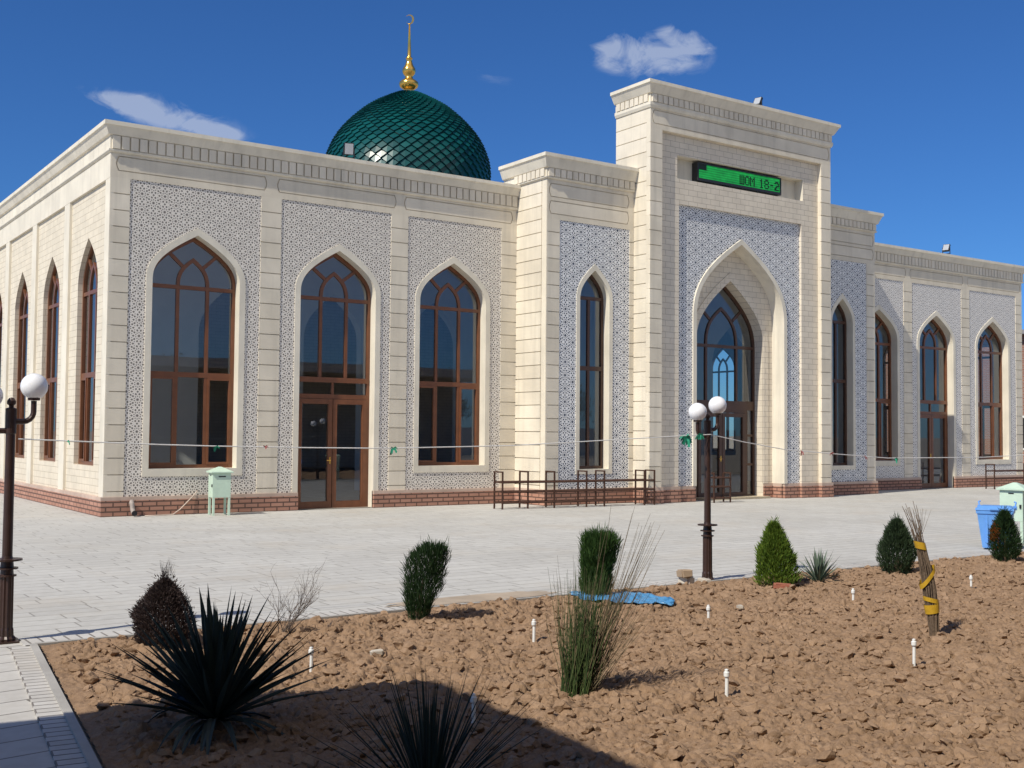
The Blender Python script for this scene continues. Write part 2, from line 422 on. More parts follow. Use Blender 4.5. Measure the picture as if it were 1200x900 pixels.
# ---- window and door frames, built facing -y around x=0
def arch_bars(mb, w, zs, za, mw, hi, dia, y0, y1, t):
    """little inner arch on the two mullions and two diagonal glazing bars"""
    o = outline(0, mw + t / 2, zs, zs, zs + hi, 8, .12); i_ = outline(0, mw - t / 2, zs, zs, zs + hi - t * 1.3, 8, .12)
    mb.prism(o, i_, y0, y1)
    for s_ in (-1, 1): mb.bar((s_ * dia[0], dia[1]), (s_ * dia[2], dia[3]), t, y0 + .004, y1 - .004)
def make_window(w, z0, zs, za, tz, mz, mw, hi, mat, dia=None, single=False, sash=True):
    fm, pm = MB(), MB()
    t = .07; y0, y1 = 0, .085
    o = outline(0, w - .001, z0 + .001, zs, za - .002); i_ = outline(0, w - t, z0 + t * 1.1, zs, za - t * 1.35)
    fm.prism(o, i_, y0, y1, True)
    fm.box(-w + .03, w - .03, y0 + .006, y1 - .006, tz - .042, tz + .042)
    fm.box(-w + .03, w - .03, y0 + .003, y1 - .003, mz - .055, mz + .055)
    if single:
        fm.box(-.037, .037, y0 + .009, y1 - .009, z0 + .04, tz)
    else:
        for s_ in (-1, 1): fm.box(s_ * mw - .037, s_ * mw + .037, y0 + .009, y1 - .009, z0 + .04, tz)
        arch_bars(fm, w, tz, za, mw, hi, dia, y0 + .012, y1 - .012, .075)
    if sash and not single:
        for a, b_ in ((-w + t, -mw - .037), (mw + .037, w - t)):
            za_, zb_ = z0 + t * 1.1, mz - .055
            for q in ((a, a + .045, za_, zb_), (b_ - .045, b_, za_, zb_)): fm.box(q[0], q[1], y0 - .012, y0 + .05, q[2], q[3])
            for q in ((za_, za_ + .05), (zb_ - .05, zb_)): fm.box(a + .045, b_ - .045, y0 - .011, y0 + .05, q[0], q[1])
    pm.tess([outline(0, w - .03, z0 + .03, zs, za - .05)], lambda u, z: (u, .045, z))
    return fm, pm
def put_window(proto, loc, rz):
    f, p = proto
    if f.get('used'):
        f2 = f.copy(); COL.objects.link(f2); p2 = p.copy(); COL.objects.link(p2); p2.parent = f2; f = f2
    else: f['used'] = 1
    f.parent = mosque; f.location = (loc[0] + OFF[0], loc[1] + OFF[1], loc[2]); f.rotation_euler = (0, 0, rz)
    return f
def proto_window(*a, mat=FRAME, **k):
    fm, pm = make_window(*a, mat, **k)
    f = fm.build('window', mat, mosque); p = pm.build('pane', GLASS, f, recalc=False)
    return f, p
WZ0, WZS, WZA = .975, 5.0, 6.02
P_FRONT = proto_window(.965, WZ0, WZS, WZA, 4.90, 3.0, .33, .66, dia=(.23, 5.36, .60, 5.70))
P_LEFT = proto_window(.83, 1.01, 4.97, 6.03, 4.84, 3.0, .28, .66, dia=(.19, 5.34, .53, 5.70))
P_NARROW = proto_window(.483, .89, 5.22, 6.0, 5.30, 3.48, .2, .3, mat=FRAMED, single=True)

def make_door(w, zs, za, tz, heads, mw, hi, dia, leafw, mat, side):
    fm, pm = MB(), MB(); t = .075; y0, y1 = 0, .09
    o = outline(0, w - .001, .0, zs, za - .002); i_ = outline(0, w - t, .0, zs, za - t * 1.35)
    fm.prism(o, i_, y0, y1)
    fm.box(-w + .03, w - .03, y0 + .006, y1 - .006, tz - .042, tz + .042)
    zt, zu, zh = heads          # heavy transom top, its bottom, door head
    fm.box(-w + .03, w - .03, y0 - .012, y1 - .003, zu, zt)
    for s_ in (-1, 1): fm.box(s_ * mw - .037, s_ * mw + .037, y0 + .009, y1 - .009, zt, tz)
    arch_bars(fm, w, tz, za, mw, hi, dia, y0 + .012, y1 - .012, .075)
    if side:
        for s_ in (-1, 1):
            fm.box(s_ * (leafw + .05) - .05, s_ * (leafw + .05) + .05, y0 + .002, y1 - .002, 0, zu)
            a, b_ = sorted((s_ * (leafw + .1), s_ * (w - .04)))
            for z in (.06, .95, 1.78): fm.box(a, b_, y0 + .01, y1 - .01, z - .035, z + .035)
        fm.box(-leafw, leafw, y0 + .004, y1 - .004, zh, zu)
    else:
        fm.box(-w + .04, w - .04, y0 + .004, y1 - .004, zh, zh + .11)
        fm.box(-.03, .03, y0 + .01, y1 - .01, zh + .11, zu)
    pm.tess([outline(0, w - .03, zh + .02, zs, za - .05)], lambda u, z: (u, .045, z))
    if side:
        for s_ in (-1, 1):
            a, b_ = sorted((s_ * (leafw + .08), s_ * (w - .03))); pm.quad((a, .046, .03), (b_, .046, .03), (b_, .046, zh), (a, .046, zh))
    d = fm.build('door', mat, mosque); pm.build('pane', GLASS, d, recalc=False)
    for s_ in (-1, 1):
        lm = MB(); a, b_ = sorted((s_ * .008, s_ * (leafw - .004))); st = .105
        lm.box(a, a + st, -.018, .06, .012, zh - .006); lm.box(b_ - st, b_, -.018, .06, .012, zh - .006)
        lm.box(a + st, b_ - st, -.016, .058, .012, .17); lm.box(a + st, b_ - st, -.016, .058, zh - .12, zh - .006)
        lm.mi = 1; lm.quad((a + st, .03, .17), (b_ - st, .03, .17), (b_ - st, .03, zh - .12), (a + st, .03, zh - .12))
        lm.build('door_leaf', [mat, GLASS], d, recalc=False)
    hm = MB(); hm.tube([(-.06, -.02, 1.12), (-.06, -.06, 1.12), (-.16, -.065, 1.12)], .011, 8); hm.box(-.078, -.042, -.026, -.018, 1.04, 1.2)
    hm.build('handle', GOLD, d)
    return d
def copy_door(d, x, y):
    q = d.copy(); COL.objects.link(q); q.parent = mosque; q.location = (x + OFF[0], y + OFF[1], 0)
    for c in d.children: e = c.copy(); COL.objects.link(e); e.parent = q
    return q

# ------------------------------------------------------------------ wings (front)
ZT, ZB = 7.06, .40
def wing(mir):
    X = (lambda x: XR - x) if mir else (lambda x: x)
    F0 = front(0); F = lambda u, d, z: F0(X(u), d, z)
    scr = CARVE_R if mir else CARVE_W
    pil = [(0.0, .415), (3.328, 3.813), (6.640, 7.106), (9.853, XL)]
    pan = [(.415, 3.328, 1.888, False), (3.813, 6.640, 5.275, True), (7.106, 9.853, 8.425, False)]
    for a, b_ in pil:
        mb = MB(); blocks(mb, F, a + (.012 if a == 0 else 0), b_, ZB, ZT, .345); part(mb, 'pilaster', CREAM)
    for a, b_, c, door in pan:
        w = .965; z0 = 0 if door else WZ0
        inn = outline(c, w, z0, WZS, WZA); out = outline(c, w + .135, ZB if door else z0 - .165, WZS, WZA + .165)
        mb = MB(); pierced(mb, F, a - .003, b_ + .003, ZB, ZT, out, -.014, door); part(mb, 'carved_panel', scr, recalc=False)
        mb = MB()
        if door: inn2 = [(inn[0][0], ZB)] + inn[1:-1] + [(inn[-1][0], ZB)]
        else: inn2 = inn
        surround(mb, F, inn2, out, -.014, .004, -.25, door)
        part(mb, 'window_surround', CREAM2, recalc=False)
        if door:
            for s_ in (-1, 1):
                mb = MB(); u = c + s_ * w; mb.quad(F(u, -.02, 0), F(u, -.02, ZB), F(u, -.33, ZB), F(u, -.33, 0))
                part(mb, 'door_jamb', CREAM2, recalc=False)
    mb = MB()
    groove_frieze(mb, F, .012, XL, ZT, 7.585, [(.16, 3.40, 7.20, 7.52), (3.74, 6.72, 7.20, 7.52), (7.03, 10.15, 7.20, 7.52)])
    part(mb, 'frieze', CREAM)
    mb = MB(); mc = MB()
    for a, b_ in ((-.05, 4.31), (6.24, XL)):
        if a < 0 and mir: a = -.05
        ubox(mb, F, a, b_, -.06, .05, 0, .325); ubox(mc, F, a, b_, -.06, .035, .325, ZB)
    part(mb, 'plinth', PLINTH); part(mc, 'plinth_cap', PLCAP)
    # inner face of the wall
    mb = MB(); Fi = lambda u, z: F(u, -.345, z)
    H = [outline(1.888, .965, WZ0, WZS, WZA, 8), outline(8.425, .965, WZ0, WZS, WZA, 8)]
    dh = outline(5.275, .965, 0, WZS, WZA, 8)
    mb.tess([[(.3, 0)] + dh + [(10.63, 0), (10.63, 7.95), (.3, 7.95)]] + H, Fi); part(mb, 'interior_wall', INNER, recalc=False)
wing(False); wing(True)
for x in (1.888, 8.425, XR - 1.888, XR - 8.425): put_window(P_FRONT, (x, .25, 0), 0)
D1 = make_door(.965, WZS, WZA, 4.90, (3.06, 2.94, 2.555), .33, .66, (.23, 5.36, .62, 5.66), .885, FRAME, False)
D1.location = (5.275 + OFF[0], .25 + OFF[1], 0); copy_door(D1, XR - 5.275, .25)
prof_w = dict(top=8.20, zf=7.925, zd=7.645, zb=7.575, e=.18)
cornice([(0, 26), (0, 0), (XL + .02, 0)], name='cornice', dent=[(front(0), .0, XL - .02)], roofz=7.9, **prof_w)
cornice([(XR - XL - .02, 0), (XR, 0), (XR, 26)], name='cornice', dent=[(front(0), XR - XL + .02, XR)], roofz=7.9, **prof_w)

# ------------------------------------------------------------------ side walls
def side(mir):
    F = rightw(XR) if mir else leftw(0)
    bays = [1.84 + 3.37 * k for k in range(5)]
    rec = -.06
    edges = [(.003, .345)] + [(c + 1.50, c + 1.98) for c in bays]
    if not mir:
        for a, b_ in edges:
            mb = MB(); ubox(mb, F, a, b_, -.08, 0, ZB, 7.05); part(mb, 'pilaster', CREAM2)
        mb = MB(); ubox(mb, F, .003, 26, -.08, .004, 7.05, 7.58); part(mb, 'frieze', CREAM2)
        mb = MB(); ubox(mb, F, .011, 26, -.06, .052, 0, .325); part(mb, 'plinth', PLINTH)
        mb = MB(); ubox(mb, F, .011, 26, -.06, .037, .325, ZB); part(mb, 'plinth_cap', PLCAP)
    mb = MB(); holes = [outline(c, .83, 1.01, 4.97, 6.03) for c in bays]
    mb.tess([[(0.02, ZB if not mir else 0), (26, ZB if not mir else 0), (26, 7.6), (.02, 7.6)]] + holes, lambda u, z: F(u, rec, z))
    part(mb, 'brick_wall', LBRICK, recalc=False)
    mb = MB()
    for h in holes: mb.strip([F(u, rec, z) for u, z in h], [F(u, -.30, z) for u, z in h], True)
    part(mb, 'window_reveal', LBRICK, recalc=False)
    mb = MB(); mb.tess([[(.3, 0), (26, 0), (26, 7.95), (.3, 7.95)]] + holes, lambda u, z: F(u, -.30, z)); part(mb, 'interior_wall', INNER, recalc=False)
    for c in bays:
        if mir: put_window(P_LEFT, (XR - .17, c, 0), R(90))
        else: put_window(P_LEFT, (.165, c, 0), R(-90))
side(False); side(True)
mb = MB(); mb.quad((0, 26, 0), (XR, 26, 0), (XR, 26, 7.95), (0, 26, 7.95)); part(mb, 'back_wall', LBRICK, recalc=False)
mb = MB(); mb.quad((.0, -.02, 7.94), (XR, -.02, 7.94), (XR, 26, 7.94), (.0, 26, 7.94))
for a, b_ in ((XL, XP), (XR - XP, XR - XL)): mb.quad((a, YA, 8.58), (b_, YA, 8.58), (b_, .6, 8.58), (a, .6, 8.58))
mb.quad((XP, YP, 10.8), (XR - XP, YP, 10.8), (XR - XP, -.55, 10.8), (XP, -.55, 10.8)); part(mb, 'roof', ROOFM, recalc=False)
mb = MB(); mb.quad((.0, -1.9, .012), (XR, -1.9, .012), (XR, 26, .012), (.0, 26, .012)); 
mb = MB()
for a, b_, y in ((.06, XR - .06, 0.06), (XL + .1, XP, YA + .1), (XR - XP, XR - XL - .1, YA + .1), (15.45, 18.06, -1.0)):
    mb.quad((a, y, .012), (b_, y, .012), (b_, 26 if y > 0 else .06, .012), (a, 26 if y > 0 else .06, .012))
part(mb, 'floor', CARPET, recalc=False)
mb = MB(); z0 = 0
L = [(.3, 0)]
for c in (5.28, 8.43, 11.9, 16.753, 21.6, 25.08, 28.23): L += outline(c, .95, 0, 4.5, 5.9, 8)
L += [(XR - .3, 0), (XR - .3, 7.94), (.3, 7.94)]
mb.tess([L], lambda u, z: (u, 6.8, z))
mb.tess([L], lambda u, z: (u, 7.15, z))
for c in (5.28, 8.43, 11.9, 16.753, 21.6, 25.08, 28.23):
    o = outline(c, .95, 0, 4.5, 5.9, 8); mb.strip([(u, 6.8, z) for u, z in o], [(u, 7.15, z) for u, z in o])
part(mb, 'interior_arcade', INNER, recalc=False)

# ------------------------------------------------------------------ stepped bays either side of the portal
def avant(mir):
    X = (lambda x: XR - x) if mir else (lambda x: x)
    F0 = front(YA); F = lambda u, d, z: F0(X(u), d, z)
    S0 = leftw(XL); S = lambda u, d, z: (X(S0(u, d, z)[0]), S0(u, d, z)[1], z)
    zt = 7.18
    mb = MB(); blocks(mb, F, XL + .012, 10.743, ZB, zt, .335); part(mb, 'pilaster', CREAM)
    mb = MB(); blocks(mb, F, 13.05, XP, ZB, zt, .335); part(mb, 'pilaster', CREAM)
    mb = MB(); ubox(mb, S, YA + .004, YA + .20, -.06, 0, ZB, 8.2); blocks(mb, S, YA + .225, .0, ZB, 8.19, .335); ubox(mb, S, YA + .2, YA + .225, -.06, -.02, ZB, 8.19)
    ubox(mb, S, 0.0, .62, -.3, -.001, 7.95, 8.2)
    part(mb, 'side_wall', CREAM)
    c, w = 11.89, .483
    inn = outline(c, w, .89, 5.22, 6.0); out = outline(c, w + .115, .765, 5.22, 6.17)
    mb = MB(); pierced(mb, F, 10.741, 13.052, ZB, zt, out, -.013, False); part(mb, 'carved_panel', CARVE_B, recalc=False)
    mb = MB(); surround(mb, F, inn, out, -.013, .004, -.24, False); part(mb, 'window_surround', CREAM2, recalc=False)
    mb = MB(); groove_frieze(mb, F, XL + .012, XP, zt, 8.2, [(10.45, 12.98, 7.31, 7.65), (10.45, 12.98, 7.74, 8.09)]); part(mb, 'frieze', CREAM)
    mb = MB(); mc = MB()
    ubox(mb, F, XL - .05, XP - .05, -.06, .05, 0, .325); ubox(mc, F, XL - .05, XP - .05, -.06, .036, .325, ZB)
    ubox(mb, S, YA + .061, -.051, -.06, .049, 0, .324); ubox(mc, S, YA + .061, -.051, -.06, .035, .324, ZB - .001)
    part(mb, 'plinth', PLINTH); part(mc, 'plinth_cap', PLCAP)
    put_window(P_NARROW, (X(c), YA + .24, 0), 0)
    mb = MB(); mb.tess([[(10.63, 0), (13.2, 0), (13.2, 8.5), (10.63, 8.5)], outline(c, w, .89, 5.22, 6.0, 8)], lambda u, z: F(u, -.335, z))
    for u in (10.63, 13.19): mb.quad((X(u), YA + .335, 0), (X(u), .345, 0), (X(u), .345, 8.5), (X(u), YA + .335, 8.5))
    part(mb, 'interior_wall', INNER, recalc=False)
avant(False); avant(True)
prof_a = dict(top=8.80, zf=8.455, zd=8.245, zb=8.19, e=.20)
cornice([(XL, .58), (XL, YA), (XP + .02, YA)], name='cornice', dent=[(front(YA), XL, XP - .02), (leftw(XL), YA + .02, .05)], roofz=8.5, **prof_a)
cornice([(XR - XP - .02, YA), (XR - XL, YA), (XR - XL, .58)], name='cornice', dent=[(front(YA), XR - XP + .02, XR - XL)], roofz=8.5, **prof_a)

# ------------------------------------------------------------------ portal
F = front(YP); PR = XR - XP
for mir in (False, True):
    X = (lambda x: XR - x) if mir else (lambda x: x)
    G = lambda u, d, z: F(X(u), d, z)
    S = lambda u, d, z: (X(XP - d), u, z)
    mb = MB(); blocks(mb, G, XP, 13.62, ZB + .02, 9.80, .385, 0, .16); part(mb, 'pilaster', CREAM)
    mb = MB(); blocks(mb, S, YP + .161, -.55, ZB + .02, 10.34, .385, -.001); ubox(mb, S, YP + .032, YP + .1605, -.06, -.002, 9.801, 10.34); part(mb, 'side_wall', CREAM)
    mb = MB(); mc = MB()
    for u0, u1, d in ((XP - .04, 13.66, .045), (13.661, 14.38, -.085), (14.381, 15.01, -.165)):
        ubox(mb, G, u0, u1, -.25, d, 0, .335); ubox(mc, G, u0, u1, -.25, d - .012, .335, .42)
    ubox(mb, S, YP + .26, -1.0, -.06, .044, 0, .334); ubox(mc, S, YP + .26, -1.0, -.06, .032, .334, .419)
    # plinth inside the niche
    ubox(mb, lambda u, d, z: (X(u), -1.32 - d, z), 15.0, 15.40, -.1, .035, 0, .333); ubox(mc, lambda u, d, z: (X(u), -1.32 - d, z), 15.0, 15.40, -.1, .025, .333, .418)
    ubox(mb, lambda u, d, z: (X(u), d, z), 14.9, 15.045, YP + .262, -1.357, 0, .332); ubox(mc, lambda u, d, z: (X(u), d, z), 14.9, 15.04, YP + .262, -1.347, .332, .417)
    part(mb, 'plinth', PLINTH); part(mc, 'plinth_cap', PLCAP)
mb = MB(); groove_frieze(mb, F, XP, PR, 9.80, 10.345, [(XP + .12, PR - .12, 9.93, 10.30)])
mb.quad(F(XP, -.03, 9.80), F(PR, -.03, 9.80), F(PR, -.14, 9.80), F(XP, -.14, 9.80)); part(mb, 'frieze', CREAM)
cu0, cu1 = 14.34, XR - 14.34; ru0, ru1, rz0, rz1 = 14.27, XR - 14.27, 8.63, 9.25
mb = MB()
mb.tess([[(13.61, .42), (cu0, .42), (cu0, 7.95), (cu1, 7.95), (cu1, .42), (XR - 13.61, .42), (XR - 13.61, 9.81), (13.61, 9.81)],
         [(ru0, rz0), (ru1, rz0), (ru1, rz1), (ru0, rz1)]], lambda u, z: F(u, -.13, z))
mb.strip([F(cu0, -.13, .42), F(cu0, -.13, 7.95), F(cu1, -.13, 7.95), F(cu1, -.13, .42)], [F(cu0, -.22, .42), F(cu0, -.22, 7.95), F(cu1, -.22, 7.95), F(cu1, -.22, .42)])
part(mb, 'brick_facing', PBRICK, recalc=False)
mb = MB(); q = [(ru0, rz0), (ru1, rz0), (ru1, rz1), (ru0, rz1)]
mb.strip([F(u, -.13, z) for u, z in q], [F(u, -.42, z) for u, z in q], True); mb.quad(*[F(u, -.42, z) for u, z in q]); part(mb, 'sign_recess', CREAM2, recalc=False)
AZ0, AZS, AZA, AW = .0, 4.95, 7.10, 1.72
inn = outline(XC, AW, .415, AZS, AZA, 20, .04); out = outline(XC, AW + .125, .42, AZS, AZA + .15, 20, .04)
mb = MB(); pierced(mb, F, cu0 - .01, cu1 + .01, .42, 7.96, out, -.21, True); part(mb, 'carved_panel', CARVE_B, recalc=False)
mb = MB(); surround(mb, F, inn, out, -.21, -.165, YP + 1.32, True); part(mb, 'niche_arch', CREAM2, recalc=False, smooth=False)
nw, nzs, nza = 1.33, 4.28, 6.13
wo = outline(XC, nw, 0, nzs, nza, 16); wo2 = outline(XC, nw + .2, .41, nzs, nza + .24, 16)
mb = MB(); mb.tess([[(14.95, 0)] + wo + [(XR - 14.95, 0), (XR - 14.95, 7.3), (14.95, 7.3)]], lambda u, z: (u, -1.32, z))
mb.strip([(u, -1.32, z) for u, z in wo], [(u, -.92, z) for u, z in wo]); part(mb, 'niche_wall', PBRICK, recalc=False)
mb = MB(); w3 = [(wo[0][0], .41)] + wo[1:-1] + [(wo[-1][0], .41)]
mb.strip([(u, -1.345, z) for u, z in w3], [(u, -1.345, z) for u, z in wo2]); mb.strip([(u, -1.345, z) for u, z in wo2], [(u, -1.31, z) for u, z in wo2])
mb.strip([(u, -1.345, z) for u, z in w3], [(u, -1.31, z) for u, z in w3]); part(mb, 'brick_arch_ring', PBRICK, recalc=False)
D2 = make_door(nw, nzs, nza, 4.30, (2.76, 2.50, 2.42), .60, 1.12, (.45, 5.05, .92, 5.45), .93, FRAMED, True)
D2.location = (XC + OFF[0], -1.01 + OFF[1], 0)
mb = MB()
mb.tess([[(13.5, 0)] + outline(XC, nw, 0, nzs, nza, 10) + [(20.0, 0), (20, 8.5), (13.5, 8.5)]], lambda u, z: (u, -.915, z))
for u in (13.51, 19.99): mb.quad((u, -.915, 0), (u, .345, 0), (u, .345, 8.5), (u, -.915, 8.5))
part(mb, 'interior_wall', INNER, recalc=False)
mb = MB(); mb.quad((XP, -.551, 7.9), (PR, -.551, 7.9), (PR, -.551, 10.8), (XP, -.551, 10.8)); part(mb, 'portal_back', CREAM, recalc=False)
cornice([(XP, -.55), (XP, YP), (PR, YP), (PR, -.55)], top=11.015, zf=10.70, zd=10.49, zb=10.34, e=.215, name='cornice',
        dent=[(front(YP), XP, PR), (leftw(XP), YP + .03, -.62)], roofz=10.75)
mb = MB(); ubox(mb, F, 15.55, 18.1, -1.0, -.35, 0, .055); part(mb, 'doorstep', m_stone('step_stone', (.5, .42, .3)))

# ------------------------------------------------------------------ dome
DC = (16.753, 17.2); ZTOP = 15.95
PROF = [(3.12, -4.75), (3.25, -4.4), (3.36, -3.8), (3.39, -3.3), (3.30, -2.74), (2.98, -2.03), (2.46, -1.38), (1.73, -.73), (.99, -.30), (.36, 0)]
def prof_at(t):
    # t in 0..1 along the arc length
    P = [Vector((r_, z)) for r_, z in PROF]; Ls = [0]
    for a, b_ in zip(P, P[1:]): Ls.append(Ls[-1] + (b_ - a).length)
    s_ = t * Ls[-1]
    for i in range(len(P) - 1):
        if s_ <= Ls[i + 1] or i == len(P) - 2:
            u = (s_ - Ls[i]) / (Ls[i + 1] - Ls[i]); p0 = P[max(i - 1, 0)]; p1 = P[i]; p2 = P[i + 1]; p3 = P[min(i + 2, len(P) - 1)]
            q = .5 * ((2 * p1) + (p2 - p0) * u + (2 * p0 - 5 * p1 + 4 * p2 - p3) * u * u + (-p0 + 3 * p1 - 3 * p2 + p3) * u ** 3)
            return q
mb = MB(); mb.mi = 1
mb.lathe([(prof_at(k / 40).x - .03, prof_at(k / 40).y) for k in range(41)], 64, (DC[0], DC[1], ZTOP))
mb.mi = 0
NT = 46; NR = 34; rnd = random.Random(3)
def dpt(t, ang, off):
    t = min(1, max(0, t)); q = prof_at(t); q2 = prof_at(min(1, t + .01)); q1 = prof_at(max(0, t - .01)); d = (q2 - q1).normalized()
    n = Vector((d.y, -d.x)); r_ = q.x + n.x * off; z = q.y + n.y * off
    return (DC[0] + r_ * math.cos(ang), DC[1] + r_ * math.sin(ang), ZTOP + z)
for r_ in range(-1, NR):
    for k in range(NT):
        a = 2 * math.pi * (k + (.5 if r_ % 2 else 0)) / NT; da = math.pi / NT * .965
        t0, t1, t2 = r_ / NR, (r_ + 1) / NR, (r_ + 2) / NR
        j = rnd.uniform(-.012, .012); e = .012
        if t2 > 1: t2 = 1
        B_, L_, T_, R_ = dpt(max(0, t0 + .002), a, .115), dpt(t1, a - da, .05 + j), dpt(t2 - .002, a, .0), dpt(t1, a + da, .05 - j)
        mb.quad(B_, R_, T_, L_)
        B2, L2, R2 = dpt(max(0, t0 + .002), a, .0), dpt(t1, a - da, -.03), dpt(t1, a + da, -.03)
        mb.quad(B_, L_, L2, B2); mb.quad(B_, B2, R2, R_)
part(mb, 'dome', [DOMEM, DOMEJ], recalc=False)
mb = MB(); mb.lathe([(3.5, 7.9), (3.5, 8.3), (3.3, 8.32), (3.3, 11.0), (3.5, 11.05), (3.5, 11.3), (3.2, 11.35)], 48, (*DC, 0)); part(mb, 'dome_drum', CREAM)
mb = MB()
FP = [(.36, -.06), (.38, .0), (.36, .03), (.22, .05), (.17, .12), (.17, .17), (.23, .22), (.33, .30), (.37, .40), (.35, .50), (.27, .58), (.17, .64), (.14, .72),
          (.16, .78), (.22, .86), (.255, .97), (.235, 1.08), (.17, 1.20), (.12, 1.34), (.10, 1.48), (.13, 1.50), (.13, 1.54), (.085, 1.56), (.075, 1.62), (.028, 2.95), (.045, 2.97), (.045, 3.0), (.012, 3.02)]
FP = [(r_ * 1.12, z) for r_, z in FP]; mb.lathe(FP, 28, (DC[0], DC[1], ZTOP))
fin = part(mb, 'finial', GOLD, smooth=True)
mb = MB(); cz = ZTOP + 3.19; A_, B_ = [], []
for k in range(25):
    t = R(-90 - 148 + 360 * 0) + R(296) * k / 24
    t = R(-140) + R(280) * k / 24
    A_.append((.2 * math.cos(t), .2 * math.sin(t)))
    th = .5 * (1 + math.cos(math.pi * (2 * k / 24 - 1)))
    B_.append(((.2 - .085 * th - .004) * math.cos(t), (.2 - .085 * th - .004) * math.sin(t)))
ca, sa = math.cos(R(-20)), math.sin(R(-20))
g = lambda L, y: [(DC[0] + p[0] * ca * .82 - y * .57, DC[1] - p[0] * ca * .57 - y * .82, cz + p[1]) for p in L]
mb.strip(g(A_, -.02), g(B_, -.02)); mb.strip(g(A_, .02), g(B_, .02)); mb.strip(g(A_, -.02), g(A_, .02)); mb.strip(g(B_, -.02), g(B_, .02))
o = mb.build('crescent', GOLD, fin)

# ------------------------------------------------------------------ LED sign
sx0, sx1, sz0, sz1 = 15.085, 18.395, 8.705, 9.20
sign = thing('led_sign', 'long green LED display sign mounted in the recess above the portal arch', 'sign', (XC, -1.66, 8.95))
mb = MB(); so = (-XC, 1.66, -8.95)
y0, y1 = -1.75, -1.53
mb.box(sx0, sx1, y0, y1, sz0, sz0 + .075); mb.box(sx0, sx1, y0, y1, sz1 - .035, sz1)
mb.box(sx0, sx0 + .05, y0, y1, sz0 + .075, sz1 - .035); mb.box(sx1 - .04, sx1, y0, y1, sz0 + .075, sz1 - .035); mb.box(sx0 + .05, sx1 - .04, y1 - .03, y1, sz0 + .075, sz1 - .035)
mb.build('sign_case', BLACKP, sign, loc=so)
mb = MB(); ya = y0 + .025; gx0, gx1, gz0, gz1 = sx0 + .05, sx1 - .04, sz0 + .075, sz1 - .035
mb.box(gx0, gx1, ya, ya + .03, gz0, gz1); scr_o = mb.build('display', LEDG, sign, loc=so)
GL = {'Ш': ["10101"] * 6 + ["11111"], 'О': ["01110", "10001", "10001", "10001", "10001", "10001", "01110"], 'М': ["10001", "11011", "10101", "10101", "10001", "10001", "10001"],
      '1': ["00100", "01100", "00100", "00100", "00100", "00100", "01110"], '8': ["01110", "10001", "10001", "01110", "10001", "10001", "01110"], '-': ["00000", "00000", "00000", "01110", "00000", "00000", "00000"],
      '2': ["01110", "11011", "00001", "00111", "01100", "11000", "11111"], ' ': ["00000"] * 7}
px, pz = .0365, .0375; tz = gz0 + .295
for x0_, txt in ((16.72, 'ШОМ'), (17.51, '18-2')):
    tx = x0_
    for ch in txt:
        mb = MB()
        for r_, row in enumerate(GL[ch]):
            for c_, b_ in enumerate(row):
                x = tx + c_ * px
                if b_ == '1' and x + px * .3 < gx1: mb.box(x, min(gx1, x + px * 1.0), ya - .008, ya - .001, tz - (r_ + 1) * pz, tz - r_ * pz - .001)
        mb.build('letter', LEDD, sign, loc=so); tx += 5.7 * px
mb = MB(); mb.box(gx0, gx0 + .30, ya - .008, ya - .001, gz1 - .15, gz1); mb.build('dark_module', LEDD, sign, loc=so)

# ------------------------------------------------------------------ flood lights on the roof edge
def flood(loc, rz, tilt, label, front_mat):
    t = thing('flood_light', label, 'flood light', loc, rz, 'flood lights along the roof edge')
    mb = MB(); mb.box(-.05, .05, -.04, .04, 0, .02); mb.box(-.105, -.09, -.015, .015, .02, .2); mb.box(.09, .105, -.015, .015, .02, .2); mb.box(-.105, .105, -.015, .015, .02, .035)
    mb.build('bracket', BLACKP, t)
    M = Matrix.Translation((0, 0, .19)) @ Matrix.Rotation(tilt, 4, 'X')
    t.scale = (1.3, 1.3, 1.3)
    mb = MB(); mb.box(-.088, .088, -.025, .03, -.11, .11, M)
    for k in range(5): mb.box(-.07 + k * .032, -.062 + k * .032, .03, .05, -.09, .09, M)
    mb.build('housing', BLACKP, t)
    mb = MB(); mb.box(-.075, .075, -.030, -.0255, -.095, .095, M); mb.build('lens', front_mat, t)
LENS = m_plain('grey_lens', (.42, .44, .47), .15, 0, .05)
flood((5.45, -.05, 8.20), R(-20), R(12), 'small flood light on the left roof edge in front of the green dome', LENS)
flood((17.42, -1.75, 11.015), R(-75), R(-32), 'tilted black flood light on top of the tall portal cornice', LENS)
flood((28.8, -.02, 8.20), R(-75), R(-32), 'tilted black flood light on the right wing roof edge', LENS)

# ------------------------------------------------------------------ ground, plaza, path, kerbs, bed
mb = MB(); mb.quad((-900, -900, -.02), (900, -900, -.02), (900, 900, -.02), (-900, 900, -.02)); tag(mb.build('ground', GROUND), kind='structure')
mb = MB(); mb.quad((-40, -13.7, 0), (60, -13.7, 0), (60, 45, 0), (-40, 45, 0)); tag(mb.build('plaza_paving', PAVE), kind='structure')
# skewed left edge of the bed
bx = lambda y: -4.26 + (y + 14.03) * .131
mb = MB(); mb.quad((-40, -60, -.004), (bx(-60) - .30, -60, -.004), (bx(-13.7) - .30, -13.7, -.004), (-40, -13.7, -.004)); mb.quad((bx(-60) - .30, -60, -.004), (bx(-60) - .1, -60, -.004), (bx(-13.7) - .1, -13.7, -.004), (bx(-13.7) - .30, -13.7, -.004))
tag(mb.build('path_paving', PATHM), kind='structure')
